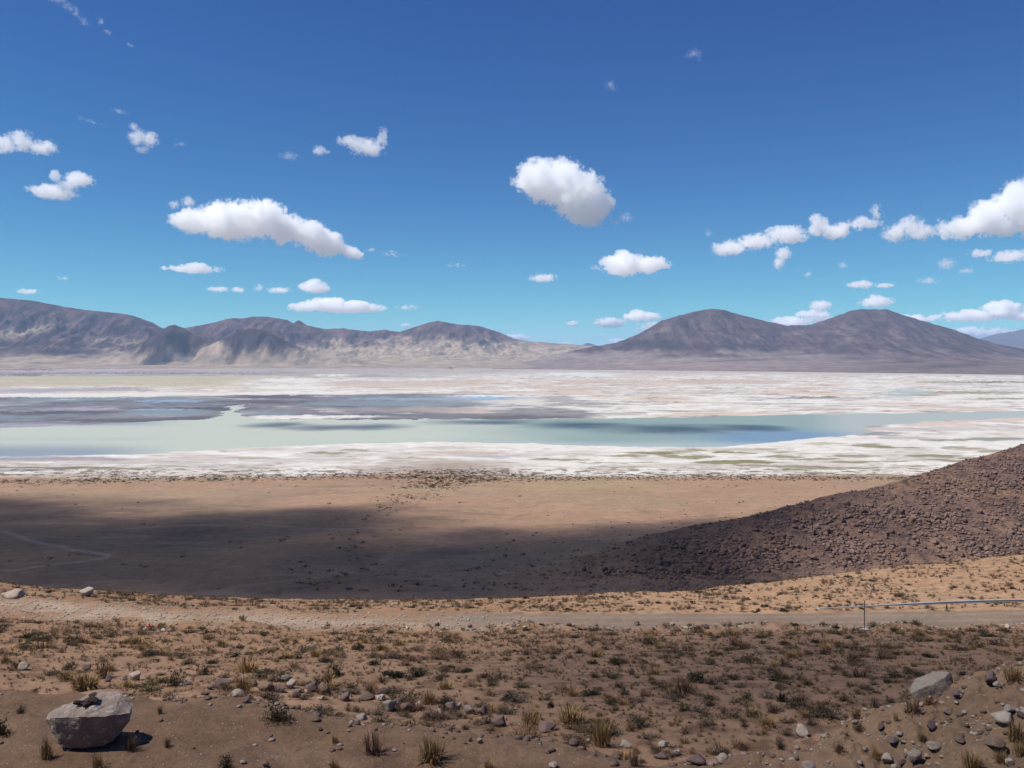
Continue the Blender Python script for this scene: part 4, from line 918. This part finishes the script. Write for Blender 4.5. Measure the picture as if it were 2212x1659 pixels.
NAME = {'green': ('shrub', 'shrub'), 'grey': ('shrub', 'shrub'), 'dark': ('cushion_shrub', 'shrub'), 'straw': ('grass_tussock', 'grass tussock'), 'twig': ('dry_bush', 'dry bush')}
used_plants = []
def plant(px, py, w, h, kind, label, group='single plants on and around the sand pad', p=None):
    rd = random.Random(px * 3 + py)
    p = at([px], [py])[0] if p is None else p
    o = link(NAME[kind][0], PLANTS[kind][rd.randrange(5)])
    s = PX * p[1]; full_w = {'straw': 1.5, 'twig': 1.7}.get(kind, 2.0)
    o.scale = (w * s / full_w, w * s / full_w, h * s / {'straw': .95, 'twig': .95, 'dark': .66}.get(kind, .85)); o.location = p; o.rotation_euler = (0, 0, rd.uniform(0, 6.28))
    used_plants.append((p[0], p[1], w * s / 2))
    return tag(o, label, NAME[kind][1], group)
for a in [(8, 2752, 90, 92, 'green', 'dark green shrub cut by the edge beside the boulder'), (82, 2672, 44, 46, 'grey', 'small dry shrub between the edge and the boulder'), (174, 2844, 62, 88, 'straw', 'golden tussock leaning on the shaded end of the boulder'),
    (368, 2886, 66, 66, 'straw', 'pale straw tuft in front of the boulder at the bottom edge'), (490, 2816, 70, 62, 'twig', 'reddish dry bush against the boulder'), (601, 2676, 30, 34, 'twig', 'thin dry sprig standing on open sand'), (628, 2802, 40, 40, 'twig', 'curled dry sprig on open sand below the thin one'),
    (850, 2880, 80, 72, 'green', 'sparse green sprig near the bottom edge of the sand'), (652, 2572, 112, 92, 'grey', 'grey green shrub on the edge of the sand pad'), (388, 2544, 92, 78, 'twig', 'brown bush on the edge of the sand pad'), (912, 2600, 90, 74, 'straw', 'straw tuft in the stone row by the pale topped slab'),
    (72, 2506, 74, 46, 'green', 'green shrub behind the first stone of the row'), (770, 2532, 66, 54, 'green', 'olive shrub behind the grey green shrub'), (260, 2512, 60, 44, 'green', 'olive shrub at the edge of the sand beyond the boulder'), (1052, 2700, 140, 92, 'green', 'big olive shrub on the sand in front of the rubble heap'),
    (1397, 2828, 116, 92, 'twig', 'dense brown tussock on the sand, nearer the big shrub'), (1618, 2852, 136, 98, 'straw', 'wide golden tussock on the sand, nearer the bank'), (1257, 2786, 44, 30, 'straw', 'small straw tuft on open sand'), (1747, 2736, 40, 30, 'green', 'small shrub among pebbles near the row end'), (1252, 2886, 54, 40, 'straw', 'straw tuft at the bottom edge below the small tuft'), (1831, 2886, 56, 44, 'straw', 'straw tuft at the bottom edge below the purple stone'),
    (1610, 2640, 90, 60, 'straw', 'golden bush behind the white oval stone'), (1670, 2640, 80, 50, 'green', 'dark shrub behind the white oval stone'), (1390, 2600, 70, 46, 'straw', 'dry grass over the long dark stone'), (1480, 2600, 60, 40, 'green', 'olive shrub behind the reddish slab'), (1230, 2560, 60, 50, 'straw', 'straw on the big dark brown stone'),
    (1988, 2736, 104, 92, 'straw', 'straw tussock beyond the end of the stone row'), (2256, 2800, 104, 118, 'straw', 'tall straw tussock where the bank begins'), (2378, 2872, 62, 84, 'twig', 'brown tuft at the bottom of the bank'), (2180, 2730, 70, 44, 'green', 'olive shrub beyond the patch of pale gravel'),
    (2925, 2806, 58, 66, 'grey', 'brown shrub where bank and slope meet'), (3147, 2822, 62, 50, 'twig', 'dry brown tuft low on the bank'), (3222, 2740, 52, 48, 'green', 'bright green shrub on the brow of the bank'), (3283, 2842, 50, 54, 'straw', 'straw tuft low on the bank'), (3420, 2665, 104, 54, 'twig', 'wide brown tuft in front of the big pale slab'), (3482, 2642, 60, 42, 'twig', 'dry brown shrub under the big pale slab'),
    (3800, 2552, 104, 64, 'straw', 'straw clump behind the dark upright rock'), (3808, 2776, 92, 82, 'straw', 'straw tussock high on the bank at the edge'), (3822, 2832, 60, 60, 'straw', 'straw tussock below the one at the edge'), (3645, 2882, 96, 74, 'straw', 'wide straw tussock at the bottom of the bank'), (3455, 2776, 40, 36, 'straw', 'small straw tuft beside the purple flat stone'), (3750, 2856, 60, 50, 'straw', 'straw tuft above the round pale stone'), (3360, 2700, 30, 30, 'straw', 'tiny straw tuft uphill of the bright green shrub')]:
    plant(*a)
G_SL = 'shrubs on the slope between sand pad and road'
for a in [(2608, 2560, 80, 50, 'dark', 'round black green cushion shrub, darkest on the slope'), (1250, 2532, 84, 60, 'green', 'green shrub behind the rubble heap'), (1266, 2536, 50, 26, 'dark', 'dark clump beside the green shrub behind the rubble'), (1338, 2436, 66, 24, 'dark', 'flat dark green cushion in mid slope above the rubble heap'), (1560, 2540, 52, 28, 'dark', 'dark brown clump above the brown block'), (1650, 2552, 78, 34, 'green', 'wide olive shrub above the white oval stone'),
    (2004, 2492, 44, 24, 'green', 'low olive shrub in mid slope below the pale berm stones'), (2076, 2470, 36, 22, 'green', 'small olive shrub higher than its neighbour in mid slope'), (2230, 2540, 64, 34, 'green', 'olive shrub left of the black cushion shrub'), (2343, 2606, 64, 38, 'green', 'green shrub below and left of the black cushion shrub'), (2366, 2530, 46, 30, 'grey', 'brownish shrub just left of the black cushion shrub'), (2054, 2626, 64, 40, 'grey', 'brown grey shrub above the straw tussock'), (2067, 2654, 38, 28, 'dark', 'small round green cushion right above the straw tussock'),
    (2135, 2660, 50, 34, 'green', 'green shrub beside the small round cushion'), (2198, 2662, 60, 34, 'grey', 'grey shrub above the gravel patch'), (2284, 2640, 74, 32, 'green', 'spreading green shrub above the tall straw tussock'), (2307, 2666, 46, 28, 'green', 'small shrub touching the spreading green shrub'), (2388, 2706, 80, 40, 'grey', 'grey shrub right of the tall straw tussock'), (2565, 2666, 80, 42, 'green', 'broad olive shrub straight below the black cushion shrub'), (2660, 2646, 76, 40, 'green', 'olive shrub with a raised middle below the black cushion shrub'),
    (2565, 2752, 84, 36, 'grey', 'wide grey shrub above the bottom of the bank'), (2800, 2628, 70, 50, 'green', 'tall green shrub right of the black cushion shrub'), (2754, 2550, 58, 34, 'green', 'olive shrub level with the black cushion shrub'), (2714, 2676, 50, 34, 'twig', 'brown bush under the olive pair of shrubs'), (2366, 2742, 62, 30, 'twig', 'brown bush above the grey purple slab'), (2790, 2726, 56, 44, 'grey', 'purple grey shrub above the brow of the bank'), (2786, 2812, 58, 36, 'green', 'dark shrub at the brow of the bank'),
    (3040, 2718, 82, 50, 'grey', 'brown grey shrub above the half buried sandy stone'), (2930, 2632, 54, 44, 'dark', 'dark cushion shrub, lower of two stacked'), (2928, 2585, 56, 34, 'green', 'olive shrub, upper of two stacked'), (3165, 2630, 60, 34, 'green', 'olive shrub on the slope left of the big pale slab'), (3080, 2672, 66, 40, 'green', 'olive shrub between two brown shrubs near the bank'), (2894, 2674, 66, 36, 'twig', 'brown bush beside the lower stacked shrub'), (2998, 2674, 50, 30, 'twig', 'brown bush above the brown grey shrub'), (3405, 2530, 52, 34, 'green', 'dark green shrub just behind the big pale slab'), (3170, 2535, 58, 26, 'grey', 'low grey shrub in mid slope left of the slab'), (2998, 2550, 64, 36, 'grey', 'grey shrub in mid slope above two stacked shrubs'), (2940, 2498, 72, 36, 'green', 'wide green shrub higher in mid slope'), (3337, 2636, 44, 34, 'green', 'olive shrub left of the wide brown tuft'), (3280, 2652, 60, 40, 'twig', 'purple brown bush left of the wide brown tuft'), (3210, 2692, 60, 38, 'twig', 'brown bush above the bright green shrub')]:
    plant(*a, group=G_SL)

# the rest of the slope: plants scattered by place, the larger ones as things, the others as one cover
rnd = np.random.RandomState(4)
def scatter(n, x0, x1, y0, y1, dens):
    x = rnd.uniform(x0, x1, n); y = rnd.uniform(y0, y1, n); k = (np.abs(x) < .63 * y) & (rnd.rand(n) < dens(x, y)); x, y = x[k], y[k]
    z = height(x, y); k = seen(x, y, z); x, y, z = x[k], y[k], z[k]
    ok = np.ones(len(x), bool)
    for (a, b, r) in used_plants: ok &= np.hypot(x - a, y - b) > r * .9
    return x[ok], y[ok], z[ok]
def joined(name, src, items, label, m):
    """one cover out of many small copies: (x, y, z, sx, sz, rz, which)"""
    vs = []; fs = []; k = 0
    for (x, y, z, sx, sz, a, i) in items:
        v, f = src[int(i) % len(src)]; c, s = math.cos(a), math.sin(a)
        q = np.stack([(v[:, 0] * c - v[:, 1] * s) * sx + x, (v[:, 0] * s + v[:, 1] * c) * sx + y, v[:, 2] * sz + z], -1)
        vs.append(q); fs.append(f + k); k += len(v)
    me = mesh_np(name, np.concatenate(vs), np.concatenate(fs), M[m])
    return tag(link(name, me), label, kind='stuff')
def geo(me):
    v = np.zeros(len(me.vertices) * 3); me.vertices.foreach_get('co', v); f = np.zeros(len(me.loops), int); me.loops.foreach_get('vertex_index', f)
    return v.reshape(-1, 3), f.reshape(-1, 3)
def lite(kind, seed, nst):
    v, f = shrub_mesh(seed, kind); rd = random.Random(seed); N = len(f); f = f[np.array(sorted(rd.sample(range(N), min(nst, N))))]
    g = min(3.4, (N / len(f)) ** .5 * .95); P = v[f]; c = P.mean(1, keepdims=True); P = c + (P - c) * g; P[..., 2] = np.maximum(P[..., 2], -.03)
    return P.reshape(-1, 3), np.arange(len(f) * 3).reshape(-1, 3)
clump = lambda x, y: np.clip(.45 + 1.0 * fbm(x / 5, y / 5, 3, 141), .05, 1)
x, y, z = scatter(5200, -48, 48, 19.5, 75.0, clump)
size = rnd.gamma(5.5, .062, len(x)) + .10
app = size / y; order = np.argsort(-app)
GS = {'green': 'low olive shrubs scattered over the brown slope', 'grey': 'grey brown shrubs scattered over the brown slope', 'dark': 'dark cushion shrubs scattered over the brown slope', 'straw': 'straw tufts scattered over the brown slope', 'twig': 'dry brown bushes scattered over the brown slope'}
LS = {'green': 'low olive shrub, one of many scattered over the brown slope below the road', 'grey': 'small grey brown shrub, one of many scattered over the brown slope below the road', 'dark': 'small dark cushion shrub, one of many scattered over the brown slope below the road', 'straw': 'small straw tuft, one of many scattered over the brown slope below the road', 'twig': 'small dry brown bush, one of many scattered over the brown slope below the road'}
kinds = rnd.choice(['green', 'grey', 'dark', 'straw', 'twig'], len(x), p=[.40, .20, .07, .13, .20])
LIT = {k: [lite(k, 900 + i, 180) for i in range(4)] for k in PM}
rest = {k: [] for k in PM}
for c_, i in enumerate(order):
    k = kinds[i]; hh = size[i] * {'straw': .55, 'twig': .42}.get(k, .52)
    if c_ < 330:
        o = link(NAME[k][0], PLANTS[k][i % 5]); o.location = (x[i], y[i], z[i]); s = size[i] / {'straw': .85, 'twig': .85}.get(k, 1.0)
        o.scale = (s, s, hh / .66); o.rotation_euler = (0, 0, rnd.uniform(0, 6.28)); tag(o, LS[k], NAME[k][1], GS[k])
    else:
        rest[k].append((x[i], y[i], z[i], size[i], hh / .66, rnd.uniform(0, 6.28), i))
# tiny tufts and twigs that nobody would count
x, y, z = scatter(30000, -48, 48, 19, 75.0, lambda a, b: np.clip(.5 + 1.1 * fbm(a / 3, b / 3, 3, 151), .05, 1))
for i in range(len(x)):
    k = 'twig' if rnd.rand() < .55 else ('straw' if rnd.rand() < .5 else 'green'); s = rnd.uniform(.06, .20)
    rest[k].append((x[i], y[i], z[i], s, s * .8, rnd.uniform(0, 6.28), i))
# beyond the road
x, y, z = scatter(15000, -90, 95, 80.5, 134, lambda a, b: np.clip(.45 + 1.0 * fbm(a / 8, b / 8, 3, 161), .04, 1) * np.where(np.abs(b - road_y(a)) < RHW + .5, 0, 1))
for i in range(len(x)):
    k = ('twig', 'twig', 'dark', 'green', 'grey')[rnd.randint(5)]; s = rnd.gamma(4, .058) + .06
    rest[k].append((x[i], y[i], z[i], s, s * .8, rnd.uniform(0, 6.28), i))
names = {'green': ('scrub', 'low olive scrub covering the slope'), 'grey': ('grey_scrub', 'thin grey scrub covering the slope'), 'dark': ('dark_scrub', 'dark cushion scrub covering the slope'), 'straw': ('dry_grass', 'dry straw grass covering the slope'), 'twig': ('brown_scrub', 'dry brown scrub covering the slope')}
TINY = {k: [lite(k, 950 + i, 40) for i in range(4)] for k in PM}
for k, items in rest.items():
    near = [t for t in items if t[3] / t[1] > .0045]; tiny = [t for t in items if t[3] / t[1] <= .0045]
    vs = []
    SRC = LIT[k] + TINY[k]
    items = [(*t[:6], int(t[6]) % 4) for t in near] + [(*t[:6], 4 + int(t[6]) % 4) for t in tiny]
    joined(names[k][0], SRC, items, names[k][1], PM[k])
# scrub on the shore, along the gullies and on the valley floor
SH = [lite('dark', 990 + i, 26) for i in range(4)]
def far_scatter(n, f):
    vx_ = rnd.uniform(-60, 2270, n); vy_ = np.where(rnd.rand(n) < .5, rnd.uniform(1008, 1056, n), rnd.uniform(1050, 1290, n)); d = f(vx_, vy_); k = rnd.rand(n) < d
    return vx_[k], vy_[k]
def shore(vx_, vy_):
    c = 1037 - 5 * np.exp(-((vx_ - 1600) / 500) ** 2) - 8 * np.exp(-((vx_ - 760) / 260) ** 2) + 5 * sm(400, 0, vx_)
    d = np.exp(-((vy_ - c) / (5 + 6 * np.exp(-((vx_ - 980) / 130) ** 2))) ** 2)
    d = d + .9 * np.exp(-((vx_ - 1010) / 110) ** 2 - ((vy_ - 1026) / 10) ** 2) + .5 * np.exp(-((vx_ - 250) / 70) ** 2 - ((vy_ - 1026) / 7) ** 2)
    g = vx_ - (960 - 1.9 * (vy_ - 1035)); d = d + .85 * np.exp(-(g / (60 - .3 * (vy_ - 1035))) ** 2) * sm(1030, 1045, vy_) * sm(1125, 1085, vy_)
    g2 = vx_ - (740 + .3 * (vy_ - 1100)); d = d + .16 * np.exp(-(g2 / 30) ** 2) * sm(1100, 1120, vy_) * sm(1220, 1190, vy_)
    d = d + .07 * sm(1190, 1230, vy_) * sm(1290, 1270, vy_) * sm(480, 700, vx_) * sm(1300, 1150, vx_) + .05 * sm(1140, 1160, vy_) * sm(1190, 1170, vy_) * sm(400, 500, vx_) * sm(900, 700, vx_)
    return np.clip(d * .75, 0.007, 1) * (.35 + .65 * sm(-.3, .2, fbm(vx_ / 30, vy_ / 5, 2, 191)))
vx_, vy_ = far_scatter(90000, shore)
P = []
TT = 330 * (1000 / 330) ** np.linspace(0, 1, 420)
for a in range(0, len(vx_), 800):
    c = (vx_[a:a + 800, None] - 1106) / F; e = (vy_[a:a + 800, None] - HZ) / F; g = plain_z(c * TT, TT + 0 * c) - (H - e * TT); i = np.argmax(g > 0, 1); P.append(TT[i])
d = np.concatenate(P); X = (vx_ - 1106) / F * d; d = d + rnd.uniform(-1.5, 1.5, len(d)); Z = height(X, d); k = seen(X, d, Z + 1.0); print('shore', len(d), k.sum(), Z.min(), Z.max(), d.min(), d.max())
s = np.clip(rnd.gamma(5, .26, len(d)), .4, 3) * np.where(vy_ > 1060, .95, 1)
joined('shore_scrub', SH, [(X[i], d[i], Z[i] - .05, s[i], s[i] * .95, rnd.uniform(0, 6.28), i) for i in np.where(k)[0]], 'dark scrub dotting the shore of the salt flat and the dry gullies', 'leaf_dark')

# ------------------------------------------------------------------ lava blocks of the dark hill, gravel
LOW = [geo(rock_mesh(700 + i, 1, 9, (1, .85, (.5, .7, .9)[i % 3]), .0, None)) for i in range(6)]
n = 110000; vx_ = rnd.uniform(1000, 2290, n); vy_ = rnd.uniform(950, 1290, n)
TT = 230 * (760 / 230) ** np.linspace(0, 1, 300); D = np.zeros(n)
for a in range(0, n, 1500):
    c = (vx_[a:a + 1500, None] - 1106) / F; e = (vy_[a:a + 1500, None] - HZ) / F; g = np.maximum(plain_z(c * TT, TT + 0 * c), hill_z(c * TT, TT + 0 * c)) - (H - e * TT); D[a:a + 1500] = TT[np.argmax(g > 0, 1)]
X = (vx_ - 1106) / F * D; hz = hill_z(X, D) - plain_z(X, D)
hz = hz + np.where(D < np.interp(X, CRX, CRY), 10 * sm(15, 70, X), 0)
pr = .035 * sm(-40, -8, hz) * (X > -20) + sm(-2.5, 4.0, hz + 3.0 * fbm(X / 25, D / 25, 3, 171)) * np.clip(.30 + 1.2 * fbm(X / 26, D / 26, 3, 172), .07, 1) * (.08 + .92 * sm(10, 130, X + 18 * fbm(X / 30, D / 30, 2, 173)))
k = (rnd.rand(n) < pr) & (D > 232) & (D < 700); X, D = X[k], D[k]; Z = height(X, D); k = seen(X, D, Z); X, D, Z = X[k], D[k], Z[k]
s = np.clip(rnd.gamma(1.6, .30, len(X)), .22, 2.1) * np.where(np.abs(D - np.interp(X, CRX, CRY)) < 14, .62, 1) * np.where(hill_z(X, D) - plain_z(X, D) < 2, .6, 1)
order = np.argsort(-s / D)
for i in order[:260]:
    o = link('lava_block', ROCKS['l'][i % 8]); o.location = (X[i], D[i], Z[i] - .15 * s[i]); o.scale = (s[i], s[i] * .85, s[i] * 1.0); o.rotation_euler = (rnd.uniform(-.3, .3), rnd.uniform(-.3, .3), rnd.uniform(0, 6.28))
    tag(o, 'large dark lava block, one of many strewn over the dark hillside', 'rock', 'lava blocks strewn over the dark hillside')
joined('lava_rubble', LOW, [(X[i], D[i], Z[i] - .15 * s[i], s[i], s[i], rnd.uniform(0, 6.28), i) for i in order[260:]], 'dark lava rubble covering the hillside', 'rock_lava')
def gravel(name, label, m, n, x0, x1, y0, y1, dens, smin, smax):
    x, y, z = scatter(n, x0, x1, y0, y1, dens); s = smin + (smax - smin) * rnd.rand(len(x)) ** 3
    joined(name, LOW, [(x[i], y[i], z[i] - .01, s[i], s[i] * .8, rnd.uniform(0, 6.28), i) for i in range(len(x))], label, m)
bankd = lambda a, b: np.clip(.07 + .9 * sm(2.2, 3.6, a + .5 * fbm(a, b, 2, 181)), 0, 1) * np.clip(.5 + fbm(a / .8, b / .8, 3, 182), .05, 1)
gravel('gravel', 'small pale stones strewn over the sand and the bank', 'rock_pale', 17000, -11, 12, 9, 18.6, bankd, .007, .075)
gravel('dark_gravel', 'small dark stones strewn over the sand and the bank', 'rock_brown', 14000, -11, 12, 9, 18.6, bankd, .007, .07)
edge = lambda a, b: np.exp(-((b - np.interp(a, [-10.9, -5.9, -2.3, 0, 1.6, 2.7], [18.1, 17.5, 16.4, 16, 15.1, 14.5])) / .35) ** 2) * sm(4, 2, a) * sm(-8, -5, a)
gravel('edge_gravel', 'broken stones along the rim of the sand pad', 'rock_brown', 3000, -11, 4, 13.5, 19, edge, .02, .10)
slope = lambda a, b: np.clip(.15 + .6 * fbm(a / 6, b / 6, 3, 183), .02, 1)
gravel('slope_gravel', 'small stones strewn over the brown slope', 'rock_brown', 7000, -48, 48, 20, 76, slope, .03, .16)
rim = lambda a, b: np.exp(-((b - road_y(a) + RHW + 1.2) / 1.1) ** 2) + sm(6, -8, a) * np.exp(-((b - road_y(a) + .2) / (2.6 + 1.2 * sm(-10, -35, a))) ** 2)
gravel('road_gravel', 'pale broken gravel spilled along the road', 'rock_pale', 20000, -56, 52, 70, 90, rim, .03, .15)

# ------------------------------------------------------------------ guard rail, pole and litter by the road
def box_bm(bm, c, s_, rz=0.0, tilt=0.0):
    g = bmesh.ops.create_cube(bm, size=1.0); m = Matrix.Translation(c) @ Matrix.Rotation(rz, 4, 'Z') @ Matrix.Rotation(tilt, 4, 'Y') @ Matrix.Diagonal((*s_, 1))
    bmesh.ops.transform(bm, matrix=m, verts=g['verts']); return g['verts']
def bm_obj(name, bm, m, parent=None):
    me = bpy.data.meshes.new(name); bm.to_mesh(me); bm.free(); me.materials.append(m); return link(name, me, parent)
def guard_rail():
    pts = at([3075, 3180, 3300, 3420, 3560, 3700, 3860, 4050], [2291, 2288, 2285.5, 2283, 2280, 2277.5, 2275.5, 2274])
    hts = [0.02, .22, .42, .58, .70, .74, .75, .75]
    pts[0][1] = float(np.polyval(np.polyfit(pts[:, 0], pts[:, 1], 2), pts[0][0])); root = empty('guard_rail', pts[0])
    tag(root, 'grey steel guard rail along the far edge of the road, ramped into the ground', 'guard rail')
    X_ = np.linspace(pts[0][0], pts[-1][0], 60); q_ = np.polyfit(pts[:, 0], pts[:, 1], 2); Y_ = np.polyval(q_, X_); u_ = (X_ - X_[0]) / (X_[-1] - X_[0]); Z_ = pts[0][2] + (pts[-1][2] - pts[0][2]) * u_ + .75 * sm(-.12, .85, u_)
    prof = [(0, 0), (-.025, -.02), (-.085, -.06), (-.085, -.10), (-.01, -.145), (-.01, -.165), (-.085, -.21), (-.085, -.25), (-.025, -.29), (0, -.31)]
    v = []; f = []; n = len(prof)
    for i in range(60):
        k = .25 + .75 * float(sm(0, .6, u_[i]))
        for (dy, dz) in prof: v.append((X_[i] - pts[0][0], Y_[i] + dy - pts[0][1], Z_[i] + dz * k - pts[0][2]))
    for i in range(59):
        for j in range(n - 1): f.append((i * n + j, (i + 1) * n + j, (i + 1) * n + j + 1, i * n + j + 1))
    me = mesh_np('rail', v, f, M['galv'], False); o = link('rail', me, root)
    md = o.modifiers.new('thickness', 'SOLIDIFY'); md.thickness = .004
    for x in np.arange(pts[0][0] + 3.2, pts[-1][0], 3.8):
        y = float(np.polyval(q_, x)); z = float(height(x, y)); h = float(.75 * sm(-.12, .85, (x - pts[0][0]) / (pts[-1][0] - pts[0][0])))
        bm = bmesh.new(); box_bm(bm, (x - pts[0][0], y + .07 - pts[0][1], z + (h - .35) / 2 - .08 - pts[0][2] + .08), (.055, .11, h + .3)); bm_obj('post', bm, M['post'], root)
guard_rail()
def pole():
    p = at([3242], [2366])[0]; h = 112 * PX * p[1]
    root = empty('marker_pole', p); tag(root, 'thin dark pole on a pale concrete foot at the near edge of the road', 'pole')
    bm = bmesh.new(); bmesh.ops.create_cone(bm, cap_ends=True, segments=10, radius1=.038, radius2=.034, depth=h); bmesh.ops.translate(bm, verts=bm.verts[:], vec=(0, 0, h / 2)); bm_obj('shaft', bm, M['pole'], root)
    bm = bmesh.new(); bmesh.ops.create_cone(bm, cap_ends=True, segments=10, radius1=.05, radius2=.02, depth=.07); bmesh.ops.translate(bm, verts=bm.verts[:], vec=(0, 0, h + .03)); bm_obj('cap', bm, M['pole'], root)
    bm = bmesh.new(); box_bm(bm, (0, 0, .06), (.62, .5, .26), .2); bmesh.ops.bevel(bm, geom=bm.edges[:], offset=.04, segments=2, affect='EDGES'); bm_obj('foot', bm, M['concrete'], root)
    p = at([3550], [2290])[0]
    root = empty('marker_post', p); tag(root, 'short dark stub of a marker post on the far verge of the road', 'post')
    bm = bmesh.new(); bmesh.ops.create_cone(bm, cap_ends=True, segments=8, radius1=.07, radius2=.06, depth=.62); bmesh.ops.translate(bm, verts=bm.verts[:], vec=(0, 0, .28)); bm_obj('shaft', bm, M['pole'], root)
    bm = bmesh.new(); bmesh.ops.create_cone(bm, cap_ends=True, segments=9, radius1=.26, radius2=.14, depth=.16); bmesh.ops.translate(bm, verts=bm.verts[:], vec=(0, 0, .05)); bm_obj('base', bm, M['rock_brown'], root)
pole()
def scrap(px, py, w, h, m, name, label, cat, seed):
    p = at([px], [py])[0]; s_ = PX * p[1]; n = 14; v = []; f = []
    for j in range(n):
        for i in range(n):
            a, b = i / (n - 1) - .5, j / (n - 1) - .5
            k = mnoise.fractal(Vector((a * 3 + seed, b * 3, seed)), 1, 2, 4)
            v.append((a * w * s_ * (1 + .25 * k), b * w * s_ * .55 * (1 - .2 * k), (.25 + .75 * (1 - (2 * a) ** 2)) * h * s_ * (.65 + .6 * k) * max(0.05, 1 - (2 * b) ** 2 * .8)))
    for j in range(n - 1):
        for i in range(n - 1): f.append((j * n + i, j * n + i + 1, (j + 1) * n + i + 1, (j + 1) * n + i))
    o = link(name, mesh_np(name, v, f, m)); o.location = p; md = o.modifiers.new('thickness', 'SOLIDIFY'); md.thickness = .01
    tag(o, label, cat)
scrap(556, 2358, 24, 26, M['red'], 'plastic_scrap', 'crumpled scrap of red plastic lying near the road', 'litter', 3.0)
for i, (a, b, w_) in enumerate(((545, 2363, 26), (575, 2364, 18), (612, 2368, 30), (640, 2367, 26), (592, 2372, 20))):
    rock(a, b, w_, ('pale flat stone under the red plastic scrap', 'small pale stone just beside the red plastic scrap', 'pale flat stone in the white patch beside the red plastic scrap', 'pale stone at the far end of the white patch beside the red scrap', 'small white stone below the red plastic scrap')[i], 'p', 0, group='pale stones around the red plastic scrap')
